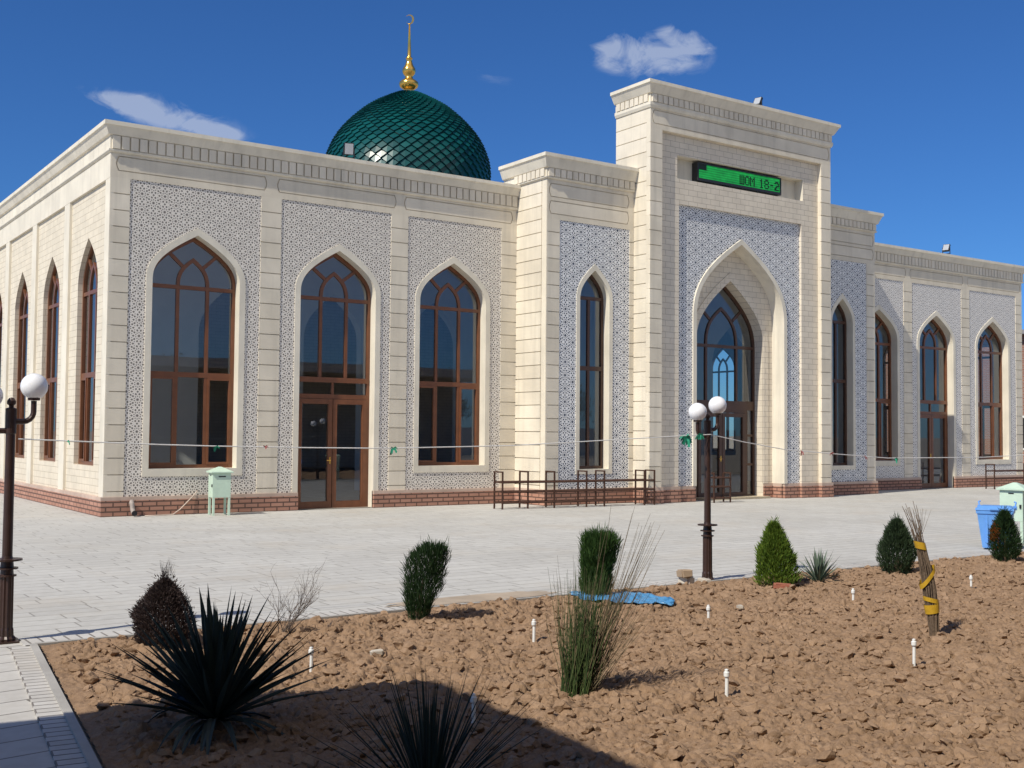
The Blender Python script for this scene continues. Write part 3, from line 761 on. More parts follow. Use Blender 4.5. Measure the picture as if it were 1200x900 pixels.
# soldier courses beside the bed
mb = MB(); mb.box(-4.36, 40, -14.0, -13.699, -.05, .012); tag(mb.build('kerb_strip', KERBM), kind='structure')
mb = MB(); mb.box(0, .15, -46, 0, -.05, .010)
kl = mb.build('kerb_strip', m_paving('kerb_paving_across', 2.0, .105, (.58, .56, .53), (.50, .48, .45), (.2, .18, .165), .010)); kl.location = (bx(-14.0) - .226, -14.01, 0); kl.rotation_euler = (0, 0, -math.atan(.131)); tag(kl, kind='structure')
mb = MB(); mb.box(-4.29, 40, -14.055, -14.002, -.08, .028); tag(mb.build('kerb_stone', CREAM2 if False else m_stone('kerb_stone', (.42, .40, .37), .12)), kind='structure')
mb = MB(); mb.box(0, .055, -46, 0, -.08, .026); k2 = mb.build('kerb_stone', bpy.data.materials['kerb_stone']); k2.location = (bx(-14.0) - .075, -14.01, 0); k2.rotation_euler = (0, 0, -math.atan(.131)); tag(k2, kind='structure')

rng = np.random.default_rng(11)
def soil_height(xs, ys, clods, seed):
    rg = np.random.default_rng(seed)
    nx, ny = len(xs), len(ys); dx = xs[1] - xs[0]; dy = ys[1] - ys[0]
    X, Y = np.meshgrid(xs, ys)
    H = .012 + .014 * np.sin(X * 1.7 + .6 * np.sin(Y * 2.1)) * np.cos(Y * 2.6 + X * .8) + .008 * np.sin(X * 5.1 + Y * 3.3) * np.sin(Y * 6.3 - X * 2.2)
    # broken clods: irregular cells at several sizes, each with its own height and tilt, dark cracks between
    def warp(k, amp):
        g_ = rg.standard_normal((ny // k + 3, nx // k + 3)); yi = np.arange(ny) / k; xi = np.arange(nx) / k
        j0 = yi.astype(int); i0 = xi.astype(int); fy = (yi - j0)[:, None]; fx = (xi - i0)[None, :]
        return amp * ((g_[j0][:, i0] * (1 - fx) + g_[j0][:, i0 + 1] * fx) * (1 - fy) + (g_[j0 + 1][:, i0] * (1 - fx) + g_[j0 + 1][:, i0 + 1] * fx) * fy)
    patch = np.clip(warp(max(2, int(.8 / dx)), .25) + .85, .55, 1.2)
    for sp, amp, crack in clods:
        n = int((xs[-1] - xs[0]) * (ys[-1] - ys[0]) / sp ** 2); k = max(2, int(sp * .35 / dx))
        WX = X + warp(k, sp * .16) + warp(2, sp * .05); WY = Y + warp(k, sp * .16) + warp(2, sp * .05)
        cx = rg.uniform(xs[0], xs[-1], n); cy = rg.uniform(ys[0], ys[-1], n)
        hh = amp * rg.random(n) ** 1.9; tx = rg.normal(0, .16, n) * amp / sp; ty = rg.normal(0, .16, n) * amp / sp
        F1 = np.full(X.shape, 9.0); F2 = np.full(X.shape, 9.0); T = np.zeros(X.shape); r = sp * 2.1
        for i in range(n):
            i0 = max(0, int((cx[i] - r - xs[0]) / dx)); i1 = min(nx, int((cx[i] + r - xs[0]) / dx) + 2); j0 = max(0, int((cy[i] - r - ys[0]) / dy)); j1 = min(ny, int((cy[i] + r - ys[0]) / dy) + 2)
            u = WX[j0:j1, i0:i1] - cx[i]; v = WY[j0:j1, i0:i1] - cy[i]; d = np.sqrt(u * u + v * v)
            f1 = F1[j0:j1, i0:i1]; f2 = F2[j0:j1, i0:i1]; m_ = d < f1
            f2[:] = np.where(m_, f1, np.minimum(f2, d)); f1[:] = np.where(m_, d, f1)
            t_ = T[j0:j1, i0:i1]; t_[:] = np.where(m_, hh[i] + tx[i] * u * 2 + ty[i] * v * 2, t_)
        e = np.clip((F2 - F1) / (sp * .42), 0, 1) ** .8
        H = H + patch * (np.clip(T, -.2 * amp, 1.6 * amp) * e - crack * amp * (1 - e))
    # crumbs: random value noise at three scales roughens every face
    for k, amp in ((1, .0014), (2, .003), (4, .005), (9, .006)):
        g_ = rg.standard_normal((ny // k + 3, nx // k + 3)); yi = np.arange(ny) / k; xi = np.arange(nx) / k
        j0 = yi.astype(int); i0 = xi.astype(int); fy = (yi - j0)[:, None]; fx = (xi - i0)[None, :]
        H = H + amp * ((g_[j0][:, i0] * (1 - fx) + g_[j0][:, i0 + 1] * fx) * (1 - fy) + (g_[j0 + 1][:, i0] * (1 - fx) + g_[j0 + 1][:, i0 + 1] * fx) * fy)
    return X, Y, H
def grid_obj(name, X, Y, H, mask=None):
    ny, nx = X.shape; co = np.stack([X, Y, H], -1).reshape(-1, 3).astype(np.float32)
    idx = np.arange(nx * ny).reshape(ny, nx)
    q = np.stack([idx[:-1, :-1], idx[:-1, 1:], idx[1:, 1:], idx[1:, :-1]], -1).reshape(-1, 4)
    if mask is not None:
        mk = (mask[:-1, :-1] & mask[:-1, 1:] & mask[1:, 1:] & mask[1:, :-1]).reshape(-1); q = q[mk]
    me = bpy.data.meshes.new(name); me.vertices.add(len(co)); me.vertices.foreach_set('co', co.ravel())
    me.loops.add(q.size); me.loops.foreach_set('vertex_index', q.ravel().astype(np.int32))
    me.polygons.add(len(q)); me.polygons.foreach_set('loop_start', np.arange(0, q.size, 4, dtype=np.int32)); me.polygons.foreach_set('loop_total', np.full(len(q), 4, dtype=np.int32))
    me.update(); me.validate(); me.shade_smooth(); me.materials.append(SOIL)
    ob = bpy.data.objects.new(name, me); COL.objects.link(ob); return ob
ST = .0125
xs = np.arange(-5.4, 10.6, ST); ys = np.arange(-21.4, -14.05, ST)
X, Y, H = soil_height(xs, ys, [(.20, .036, .20), (.09, .032, .40), (.045, .016, .45)], 5)
fall = np.clip((-14.06 - Y) / .35, 0, 1); H = H * (.25 + .75 * fall) + .012
left = X - (-4.26 + (Y + 14.03) * .131); fl = np.clip((left - .01) / .3, 0, 1); H = H * (.35 + .65 * fl)
tag(grid_obj('soil_bed', X, Y, H, left > 0.0), kind='structure')
def ground_z(x, y):
    i = int((x - xs[0]) / ST); j = int((y - ys[0]) / ST)
    if 0 <= i < len(xs) and 0 <= j < len(ys): return float(np.mean(H[max(0, j - 3):j + 4, max(0, i - 3):i + 4]))
    return .05
def clod_field(n, x0, x1, y0, y1, seed, rmin, rmax, pw):
    rg = np.random.default_rng(seed); protos = []
    for k in range(14):
        bm = bmesh.new(); bmesh.ops.create_icosphere(bm, subdivisions=2 if k < 10 else 1, radius=1.0)
        v = np.array([q.co[:] for q in bm.verts]); f = np.array([[q.index for q in p.verts] for p in bm.faces]); bm.free()
        for _ in range(9):                      # chop random flat facets so lumps are angular
            d = rg.standard_normal(3); d /= np.linalg.norm(d); c = rg.uniform(.42, .85); t = v @ d; v = v - np.clip(t - c, 0, None)[:, None] * d
        v = v * (1 + (.085 if k < 10 else .2) * rg.standard_normal((len(v), 1))) * np.array([rg.uniform(.8, 1.25), rg.uniform(.7, 1.1), rg.uniform(.45, .8)]); protos.append((v, f))
    V = []; FF = []; off = 0
    for i in range(n):
        x, y = rg.uniform(x0, x1), rg.uniform(y0, y1)
        if x < -4.26 + (y + 14.03) * .131 + .12: continue
        r = rmin + (rmax - rmin) * rg.random() ** pw; a = rg.uniform(0, 6.283); c, s_ = math.cos(a), math.sin(a); v, F = protos[rg.integers(14)]; v = v * r
        tl = rg.uniform(-.5, .5); v = np.stack([v[:, 0], v[:, 1] * math.cos(tl) - v[:, 2] * math.sin(tl), v[:, 1] * math.sin(tl) + v[:, 2] * math.cos(tl)], 1)
        V.append(np.stack([v[:, 0] * c - v[:, 1] * s_ + x, v[:, 0] * s_ + v[:, 1] * c + y, v[:, 2] + ground_z(x, y) + r * rg.uniform(-.35, .35)], 1)); FF.append(F + off); off += len(v)
    V = np.concatenate(V).astype(np.float32); FF = np.concatenate(FF).astype(np.int32); me = bpy.data.meshes.new('soil_clods')
    me.vertices.add(len(V)); me.vertices.foreach_set('co', V.ravel()); me.loops.add(FF.size); me.loops.foreach_set('vertex_index', FF.ravel()); me.polygons.add(len(FF))
    me.polygons.foreach_set('loop_start', np.arange(0, FF.size, 3, dtype=np.int32)); me.polygons.foreach_set('loop_total', np.full(len(FF), 3, dtype=np.int32)); me.update(); me.shade_flat(); me.materials.append(SOIL)
    ob = bpy.data.objects.new('soil_clods', me); COL.objects.link(ob); return ob
tag(clod_field(52000, -5.2, 10.5, -21.2, -14.12, 3, .006, .070, 4.6), kind='stuff', label='countless broken clods of brown soil over the tilled bed', cat='soil clods')
xs2 = np.arange(10.57, 30, .06); ys2 = np.arange(-34, -14.05, .06)
X2, Y2, H2 = soil_height(xs2, ys2, [(.2, .06, .15)], 6); tag(grid_obj('soil_bed', X2, Y2, H2), kind='structure')
xs3 = np.arange(-7.2, 10.6, .06); ys3 = np.arange(-34, -21.36, .06)
X3, Y3, H3 = soil_height(xs3, ys3, [(.2, .06, .15)], 7); tag(grid_obj('soil_bed', X3, Y3, H3, (X3 - (-4.26 + (Y3 + 14.03) * .131)) > 0), kind='structure')

# ------------------------------------------------------------------ lamps, rope
def make_lamp():
    t = thing('street_lamp', 'brown twin-globe lamp post at the left end of the planting bed', 'street lamp', (-4.455, -13.66, 0), 0, 'twin globe lamp posts by the planting bed')
    mb = MB(); mb.lathe([(.085, 0), (.085, .03), (.068, .05), (.066, .10), (.06, .12), (.058, .56)], 24, flute=.12)
    mb.lathe([(.078, .55), (.078, .562), (.055, .564), (.052, .61), (.09, .612), (.09, .624), (.055, .626), (.05, .68), (.122, .682), (.122, .697), (.046, .70), (.042, .72), (.038, 1.75), (.046, 1.76), (.046, 1.97), (.02, 1.98), (.02, 1.995), (.036, 2.01), (.036, 2.035), (.02, 2.06), (.004, 2.065)], 20)
    mb.box(-.11, .11, -.11, .11, -.02, .012)
    mb.build('post', LAMPM, t)
    for s_, z, gz in ((1, 1.86, 2.165), (-1, 1.78, 2.075)):
        mb = MB(); pts = [(s_ * .03, 0, z)] + [(s_ * (.095 + .085 * math.sin(a)), 0, z + .085 * (1 - math.cos(a))) for a in [R(k) for k in (0, 20, 40, 60, 80, 90)]] + [(s_ * .18, 0, gz - .125)]
        mb.tube(pts, .024, 10); mb.lathe([(.05, gz - .122), (.052, gz - .105), (.045, gz - .095)], 16, (s_ * .18, 0, 0)); mb.build('arm', LAMPM, t, smooth=False)
        mb = MB(); mb.lathe([(max(.004, .112 * math.sin(R(a))), gz - .112 * math.cos(R(a))) for a in range(22, 181, 8)], 28, (s_ * .18, 0, 0)); mb.build('globe', OPAL, t, smooth=True)
    return t
lamp = make_lamp()
dup(lamp, (3.525, -13.89, 0), R(3), 'brown twin-globe lamp post with green ribbon at the middle of the bed edge')
dup(lamp, (11.6, -13.95, 0), 0, 'brown twin-globe lamp post beyond the blue bin')
mb = MB()
RP = [(-4.40, -13.69, 1.712), (-3.29, -13.707, 1.668), (-2.7, -13.729, 1.652), (-1.85, -13.758, 1.638), (-1.07, -13.783, 1.632), (-.83, -13.79, 1.632), (.63, -13.831, 1.66), (3.15, -13.93, 1.785), (3.525, -13.945, 1.80),
      (4.12, -13.93, 1.709), (4.91, -13.92, 1.61), (5.84, -13.92, 1.555), (7.0, -13.92, 1.49), (9.27, -13.93, 1.49), (10.37, -13.94, 1.522), (11.6, -13.99, 1.62)]
mb.tube(RP, .0055, 6)
rope = mb.build('rope', WHITEP); tag(rope, 'thin white cord with ribbons strung between the lamp posts', 'cord')
rg = random.Random(4)
GREENR = m_plain('green_ribbon', (.03, .33, .20), .6, 0, .2, 40); PINKR = m_plain('red_ribbon', (.42, .10, .10), .6, 0, .2, 40)
def ribbon(x, y, z, mat, n, s):
    mb = MB()
    for k in range(n):
        a = rg.uniform(0, 6.28); l = rg.uniform(.5, 1) * s; d = Vector((math.cos(a), .4 * math.sin(a), rg.uniform(-1, .4))).normalized(); e = d.cross(Vector((.3, 1, .2))).normalized() * s * .16
        p = Vector((x, y, z)); q = p + d * l * .6 + Vector((0, 0, .01)); r_ = p + d * l - Vector((0, 0, .25 * l))
        mb.strip([p - e, q - e, r_ - e], [p + e, q + e, r_ + e])
    o = mb.build('ribbon', mat, rope, recalc=False); return o
ribbon(-2.69, -13.735, 1.64, GREENR, 5, .05); ribbon(-2.2, -13.75, 1.645, PINKR, 4, .035); ribbon(-.83, -13.795, 1.625, GREENR, 7, .06); ribbon(3.14, -13.94, 1.76, GREENR, 16, .10)
ribbon(3.34, -13.96, 1.79, GREENR, 8, .08); ribbon(5.2, -13.93, 1.585, PINKR, 5, .05); ribbon(5.78, -13.93, 1.555, PINKR, 5, .05); ribbon(6.5, -13.93, 1.51, PINKR, 4, .04); ribbon(7.15, -13.93, 1.48, GREENR, 5, .06); ribbon(-4.0, -13.70, 1.69, GREENR, 4, .03)

# ------------------------------------------------------------------ mint collection boxes
def mintbox(loc, rz, label):
    t = thing('collection_box', label, 'box', loc, rz, 'mint green metal boxes on legs')
    mb = MB(); s_ = .19
    mb.box(-s_, s_, -s_, s_, .38, .90); mb.build('body', MINT, t)
    mb = MB()
    for z, w in ((.90, .235),):
        v = [(-w, -w, z), (w, -w, z), (w, w, z), (-w, w, z)]; v2 = [(a, b_, z + .025) for a, b_, _ in v]
        mb.quad(*v); 
        for k in range(4): j = (k + 1) % 4; mb.quad(v[k], v[j], v2[j], v2[k])
        ap = [(x * .12, y * .12, z + .125) for x, y, _ in v]
        for k in range(4): j = (k + 1) % 4; mb.quad(v2[k], v2[j], ap[j], ap[k])
        mb.quad(*ap)
    mb.build('lid', MINT, t)
    for sx in (-1, 1):
        for sy in (-1, 1):
            lm = MB(); lm.box(sx * .165 - .022, sx * .165 + .022, sy * .165 - .022, sy * .165 + .022, 0, .38); lm.build('leg', MINT, t)
    mb = MB(); mb.box(-.07, .08, -s_ - .004, -s_ + .001, .81, .835); mb.box(-s_ - .004, -s_ + .001, -.045, .045, .835, .855); mb.box(-s_ - .02, -s_, -.17, -.14, .60, .66); mb.build('slot', DARK, t)
    return t
bx1 = mintbox((2.27, -.56, 0), R(-6), 'mint green metal box on four legs against the wall under the first window')
dup(bx1, (11.72, -12.95, 0), R(12), 'mint green metal box standing behind the blue bin at right')
# ------------------------------------------------------------------ blue bin
t = thing('wheelie_bin', 'pale blue plastic wheelie bin behind the planting bed at right', 'bin', (10.40, -13.42, 0), R(-62)); t.scale = (.94, .94, .96)
def tap(mb, w0, d0, w1, d1, z0, z1):
    a = [(-w0, -d0, z0), (w0, -d0, z0), (w0, d0, z0), (-w0, d0, z0)]; b_ = [(-w1, -d1, z1), (w1, -d1, z1), (w1, d1, z1), (-w1, d1, z1)]
    mb.quad(*a); mb.quad(*b_)
    for k in range(4): j = (k + 1) % 4; mb.quad(a[k], a[j], b_[j], b_[k])
mb = MB(); tap(mb, .20, .19, .275, .26, .03, .60); tap(mb, .29, .275, .295, .28, .60, .655)
for k in (-.12, .12): mb.box(k - .012, k + .012, -.262, -.2, .12, .58)
mb.build('body', BLUEP, t)
mb = MB(); tap(mb, .305, .29, .30, .285, .657, .69); tap(mb, .29, .275, .22, .2, .69, .725); mb.box(-.07, .07, -.31, -.288, .665, .685); mb.build('lid', BLUEP, t)
for s_ in (-1, 1):
    mb = MB(); mb.box(s_ * .285 - .03, s_ * .285 + .03, .24, .33, .645, .71); mb.tube([(s_ * .285, .30, .70), (s_ * .30, .33, .77), (s_ * .27, .34, .78)], .014, 8); mb.build('handle', BLUEP, t)
    mb = MB(); mb.tube([(s_ * .17, .22, .07), (s_ * .235, .22, .07)], .07, 16); mb.build('wheel', BLACKP, t)

# ------------------------------------------------------------------ steel racks
def rack(frames, depth, ztop, rails, label, extra=0):
    x0, y0 = frames[0]
    t = thing('steel_rack', label, 'rack', (x0, y0, 0), 0, 'bare brown steel racks along the facade'); r_ = .0165
    for x, y in frames:
        mb = MB(); x -= x0; y -= y0
        for q in (0, depth): mb.box(x - r_, x + r_, y + q - r_, y + q + r_, 0, ztop)
        mb.box(x - r_ + .001, x + r_ - .001, y + r_, y + depth - r_, ztop - 2 * r_, ztop - .001)
        for z in rails: mb.box(x - r_ + .001, x + r_ - .001, y + r_, y + depth - r_, z - .011, z + .011)
        mb.build('end_frame', STEEL, t)
    for z in rails:
        for q in (0, depth):
            mb = MB(); mb.tube([(x - x0, y - y0 + q, z) for x, y in frames], .024, 4); mb.build('rail', STEEL, t)
    return t
rack([(8.62, -1.95), (9.34, -1.97), (10.03, -2.10), (10.97, -2.16), (11.50, -2.20), (12.74, -2.28), (13.06, -2.30)], .34, .89, (.15, .40, .63), 'long bare brown steel rack in front of the stepped bay left of the portal')
rack([(15.05, -2.42), (15.62, -2.45)], .25, .80, (.12, .42, .66), 'small brown steel rack at the portal doorway behind the lamp')
rack([(29.57, -1.30), (31.9, -1.30), (34.2, -1.3)], .32, .87, (.36, .62), 'brown steel rack under the last window of the right wing')
# ------------------------------------------------------------------ drain pipe elbow and hose at the plinth
t = thing('pipe_elbow', 'short grey drain pipe elbow sticking out of the plinth near the left corner', 'pipe', (.56, -.08, 0))
mb = MB(); mb.tube([(0, .0, .26), (0, -.03, .30), (0, -.06, .26), (0, -.10, .15), (0, -.17, .085), (0, -.23, .075)], .048, 14); mb.build('pipe', m_plain('grey_pipe', (.35, .30, .27), .6), t)
mb = MB(); mb.tube([(0, -.231, .075), (0, -.26, .073)], .056, 14); mb.build('mouth', DARK, t)
mb = MB(); mb.tube([(1.98, -.012, .50), (1.95, -.03, .46), (1.86, -.075, .38), (1.72, -.10, .25), (1.58, -.12, .12), (1.42, -.16, .02), (1.15, -.2, .012), (.8, -.24, .012)], .011, 8)
tag(mb.build('hose', m_plain('pale_hose', (.62, .50, .42), .5), smooth=True), 'thin pale hose hanging from the carved panel down to the ground beside the mint box', 'hose')

# ------------------------------------------------------------------ plants
CR = Vector((.8216, -.5701, 0)); UP = Vector((0, 0, 1)); CF = Vector((.5701, .8216, 0))
def blade(mb, p, d, L, W, side, bend=0.0):
    d = d.normalized(); s_ = d.cross(side)
    if s_.length < 1e-4: s_ = d.cross(Vector((0.3, .7, .1)))
    s_ = s_.normalized() * W / 2
    mid = p + d * L * .5 + UP * bend
    mb.quad(p, mid + s_, p + d * L, mid - s_)
def shrub(name, label, x, y, h, r, mat, n, shape, lean=0.0, L=.06, W=.014, seed=1, upb=.9, extra=None, stem=True, rot=None, la_=1.0):
    z = ground_z(x, y) - .02
    t = thing(name, label, 'shrub', (x, y, z)); rd = random.Random(seed); mb = MB()
    # lobes give an uneven outline
    lob = [(rd.uniform(0, 6.28), rd.uniform(.12, .98), rd.uniform(.80, 1.22)) for _ in range(34)]
    for _ in range(n):
        tt = rd.random() ** .85
        if tt < .10 and rd.random() < .6: continue
        a = rd.uniform(0, 6.283); k = 1
        for la, lt, lk in lob:
            dd = ((math.sin((a - la) / 2)) ** 2) * 9 + ((tt - lt) * 5.5) ** 2
            if dd < 1: k *= 1 + (lk - 1) * (1 - dd) * la_
        rr = r * shape(tt) * k * (rd.random() ** .38)
        p = Vector((rr * math.cos(a), rr * math.sin(a), tt * h * (.97 + .03 * k))) + CR * lean * tt * tt
        if rd.random() < .05: p = p * rd.uniform(1.03, 1.13)
        out = Vector((math.cos(a), math.sin(a), 0))
        d = out * rd.uniform(.15, .85) + UP * upb * rd.uniform(.5, 1.3) + Vector((rd.uniform(-.4, .4), rd.uniform(-.4, .4), rd.uniform(-.2, .2)))
        blade(mb, p, d, L * rd.uniform(.6, 1.3), W * rd.uniform(.7, 1.3), Vector((rd.uniform(-1, 1), rd.uniform(-1, 1), rd.uniform(-1, 1))))
    if extra: extra(mb, rd)
    mb.build('foliage', mat, t, recalc=False)
    if stem:
        sm = MB(); sm.tube([(0, 0, 0), (.01, 0, h * .35), CR * lean * .35 + UP * h * .6], [.028, .02, .008], 7); sm.build('stem', BARK, t)
    return t
BARK = m_plain('bark', (.10, .065, .04), .9, 0, .3, 20, .4)
LG_DARK = m_leaf('dark_conifer', (.010, .028, .012), (.028, .060, .020), (.05, .09, .03))
LG_MID = m_leaf('mid_conifer', (.016, .045, .012), (.045, .095, .022), (.075, .14, .035))
LG_BRIGHT = m_leaf('bright_thuja', (.045, .09, .012), (.13, .21, .026), (.23, .30, .045))
LG_GREY = m_leaf('grey_conifer', (.018, .036, .018), (.045, .075, .034), (.075, .11, .055))
LG_PURP = m_leaf('purple_shrub', (.03, .021, .021), (.075, .052, .048), (.12, .09, .08))
LG_RUST = m_leaf('rusty_spray', (.20, .06, .015), (.34, .13, .03))
egg = lambda t: max(.05, (math.sin(math.pi * min(1, (t * .86 + .14))) ** .7) * (1.04 - .25 * t))
column = lambda t: max(.1, min(1, .72 + t * .8) * (1 if t < .82 else math.sqrt(max(0, 1 - ((t - .82) / .2) ** 2))))
cone = lambda t: max(.03, (1 - t) ** .62 * min(1, .75 + t * 1.6))
def spike(mb, rd):
    for k in range(60):
        p = Vector((rd.uniform(-.05, .05), rd.uniform(-.05, .05), (.50 + rd.uniform(0, .12)))) + CR * .02; blade(mb, p, UP + CR * rd.uniform(-.3, .5), rd.uniform(.06, .17), .009, CR)
shrub('purple_shrub', 'round dark purple barberry-like shrub with a wispy top behind the big yucca', -3.46, -14.70, .56, .245, LG_PURP, 20000, egg, .02, .032, .008, 2, .6, spike, True, None, .45)
shrub('conifer_shrub', 'dark green upright conifer shrub leaning right, left of the bare twig plant', -1.03, -14.70, .70, .168, LG_DARK, 7500, lambda t: column(t) * (.72 + .28 * min(1, t * 1.6)), .13, .085, .0055, 3, 1.6)
shrub('conifer_shrub', 'flat-topped dark green column conifer behind the tall broom plant and blue sheet', 1.26, -14.52, .68, .175, LG_DARK if False else LG_MID, 11000, lambda t: .82 + .2 * min(1, t * 2) if t < .93 else .8, .03, .10, .006, 4, 1.9)
shrub('thuja_shrub', 'bright yellow-green cone-shaped thuja right of the middle lamp post', 3.76, -14.78, .72, .275, LG_BRIGHT, 10000, cone, -.02, .075, .010, 5, 1.0)
shrub('conifer_shrub', 'grey-green oval conifer shrub left of the tied stick bundle', 5.95, -14.84, .69, .225, LG_GREY, 10000, egg, .0, .07, .008, 6, 1.0)
def rust(mb, rd): pass
sr = shrub('conifer_shrub', 'dark green conifer with a rusty orange side in front of the blue bin', 8.52, -14.74, .70, .205, LG_DARK, 9000, egg, .0, .07, .008, 7, 1.0)
mb = MB(); rd = random.Random(8)
for _ in range(170):
    p = -CR * rd.uniform(.12, .215) - CF * rd.uniform(.0, .16) + UP * rd.gauss(.42, .07); blade(mb, p, -CR * .6 - CF * .4 + UP * rd.uniform(.2, 1), .05, .015, Vector((rd.uniform(-1, 1), rd.uniform(-1, 1), .3)))
mb.build('rusty_foliage', LG_RUST, sr, recalc=False)

def yucca(label, x, y, n, L0, L1, W, mat, seed, elmin=8, droop=10, trunk=.12, cup=.25, dmat=None, zb=None, spread=0.0, pw=.8):
    z = ground_z(x, y) - .02 if zb is None else zb
    t = thing('yucca_plant', label, 'plant', (x, y, z)); rd = random.Random(seed); mb = MB()
    def leaf(mb, a, el, L, W, curve, z0):
        out = Vector((math.cos(a), math.sin(a), 0)); side = Vector((-math.sin(a), math.cos(a), 0)); P = []; p = out * .025 + UP * z0; N = 7; e = el
        A_, B_, C_ = [], [], []
        for k in range(N + 1):
            f = k / N; w = W * (.62 + .38 * min(1, f * 3)) * (1 if f < .45 else max(.02, 1 - ((f - .45) / .55) ** 1.35))
            d = out * math.cos(e) + UP * math.sin(e); nrm = -out * math.sin(e) + UP * math.cos(e)
            A_.append(p - side * w / 2 + nrm * w * cup); C_.append(p.copy()); B_.append(p + side * w / 2 + nrm * w * cup)
            p = p + d * L / N; e -= curve / N
        mb.strip(A_, C_); mb.strip(C_, B_)
    for k in range(n):
        f = (k + .5) / n; el = R(elmin + (88 - elmin) * f ** pw + rd.uniform(-7, 7)); a = k * 2.39996 + rd.uniform(-.25, .25)
        leaf(mb, a, el, rd.uniform(L0, L1) * (1 + spread * (1 - f)), W * rd.uniform(.8, 1.15), R(rd.uniform(0, 16) * (1.4 - f)), trunk * (.5 + .5 * f))
    mb.build('leaves', mat, t, recalc=False)
    if droop:
        mb = MB()
        for k in range(droop): leaf(mb, rd.uniform(0, 6.28), R(rd.uniform(2, 35)), rd.uniform(L0 * .7, L1 * .85), W * .8, R(rd.uniform(60, 105)), trunk * .5)
        mb.build('drooping_leaves', dmat or mat, t, recalc=False)
    sm = MB(); sm.tube([(0, 0, -.05), (0, 0, trunk * 1.1)], [.06, .05], 10); sm.build('stem', BARK, t)
    return t
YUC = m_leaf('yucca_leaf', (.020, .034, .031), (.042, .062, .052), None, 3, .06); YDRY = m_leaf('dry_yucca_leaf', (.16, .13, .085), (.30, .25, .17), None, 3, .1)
YSHEEN = m_leaf('sky_sheen_yucca_leaf', (.045, .065, .065), (.085, .11, .11), None, 3, .06); YBLUE = m_leaf('pale_yucca_leaf', (.075, .115, .085), (.16, .21, .155), None, 3, .1)  # drooping leaves coloured paler: sky reflection painted into their tone
yucca('large dark spiky yucca in the shade at the front left of the bed', -4.04, -17.52, 112, .54, .74, .056, YUC, 21, 20, 18, .13, .25, YSHEEN, None, .12, .92)
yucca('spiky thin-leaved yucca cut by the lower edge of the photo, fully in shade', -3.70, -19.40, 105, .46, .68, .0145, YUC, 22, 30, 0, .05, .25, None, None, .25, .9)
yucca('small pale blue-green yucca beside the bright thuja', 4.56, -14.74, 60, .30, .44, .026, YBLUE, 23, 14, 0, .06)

def stems(mb, rd, n, r0, Lf, dirf, rad, seg=4, jit=.03):
    for _ in range(n):
        a = rd.uniform(0, 6.28); rr = r0 * math.sqrt(rd.random()); p = Vector((rr * math.cos(a), rr * math.sin(a), 0)); d = dirf(rd); L = Lf(rd); pts = [p]
        for k in range(seg):
            d = (d + Vector((rd.uniform(-jit, jit), rd.uniform(-jit, jit), rd.uniform(0, jit)))).normalized(); p = p + d * L / seg; pts.append(p)
        mb.tube(pts, [rad * (1 - .75 * i / seg) for i in range(seg + 1)], 3, False)
# tall broom plant
bxp, byp = -1.60, -17.86
t = thing('broom_plant', 'tall green broom-like plant with long bare stems fanning to the right', 'plant', (bxp, byp, ground_z(bxp, byp) - .03)); rd = random.Random(31)
LG_BROOM = m_leaf('broom_green', (.03, .055, .018), (.075, .11, .035), (.13, .16, .065), 8, .1); LG_BROWN = m_leaf('broom_twig', (.09, .07, .04), (.17, .13, .075), None, 8, .1)
mb = MB(); stems(mb, rd, 220, .125, lambda q: q.uniform(.45, .92), lambda q: UP + CR * q.gauss(.08, .13) + CF * q.gauss(0, .12), .0033, 5, .05)
stems(mb, rd, 70, .10, lambda q: q.uniform(.30, .6), lambda q: UP + CR * q.gauss(-.02, .16) + CF * q.gauss(0, .15), .003, 5, .07); mb.build('green_stems', LG_BROOM, t, recalc=False)
mb = MB(); stems(mb, rd, 95, .10, lambda q: q.uniform(.5, .95), lambda q: UP + CR * abs(q.gauss(.40, .28)) + CF * q.gauss(0, .2), .0028, 5, .06); mb.build('brown_stems', LG_BROWN, t, recalc=False)
mb = MB(); stems(mb, rd, 26, .08, lambda q: q.uniform(1.05, 1.36), lambda q: UP + CR * q.uniform(.10, .62) + CF * q.gauss(0, .06), .0042, 6, .035)
stems(mb, rd, 8, .12, lambda q: q.uniform(.7, 1.0), lambda q: UP + CR * q.uniform(-.22, -.05), .0028, 5, .04); mb.build('long_stems', LG_BROWN, t, recalc=False)
# bare twig shrub behind the yucca
t = thing('bare_shrub', 'small leafless twiggy shrub at the bed edge right of the big yucca', 'shrub', (-2.36, -14.62, .02)); rd = random.Random(33)
mb = MB()
def twig(p, d, L, r_, lev):
    pts = [p]; q = p
    for k in range(4): d = (d + Vector((rd.uniform(-.2, .2), rd.uniform(-.2, .2), rd.uniform(-.05, .15)))).normalized(); q = q + d * L / 4; pts.append(q)
    mb.tube(pts, [r_ * (1 - .6 * k / 4) for k in range(5)], 3, False)
    if lev:
        for k in range(4): twig(pts[rd.randint(1, 4)], (d + CR * rd.uniform(-.7, .9) + CF * rd.uniform(-.5, .5)).normalized(), L * .55, r_ * .5, lev - 1)
for k in range(12): twig(Vector((rd.uniform(-.05, .05), rd.uniform(-.05, .05), 0)), (UP + CR * rd.uniform(-.25, 1.0) + CF * rd.uniform(-.4, .4)).normalized(), rd.uniform(.22, .42), .0045, 2)
mb.build('twigs', m_plain('grey_twig', (.10, .075, .06), .9), t, recalc=False)
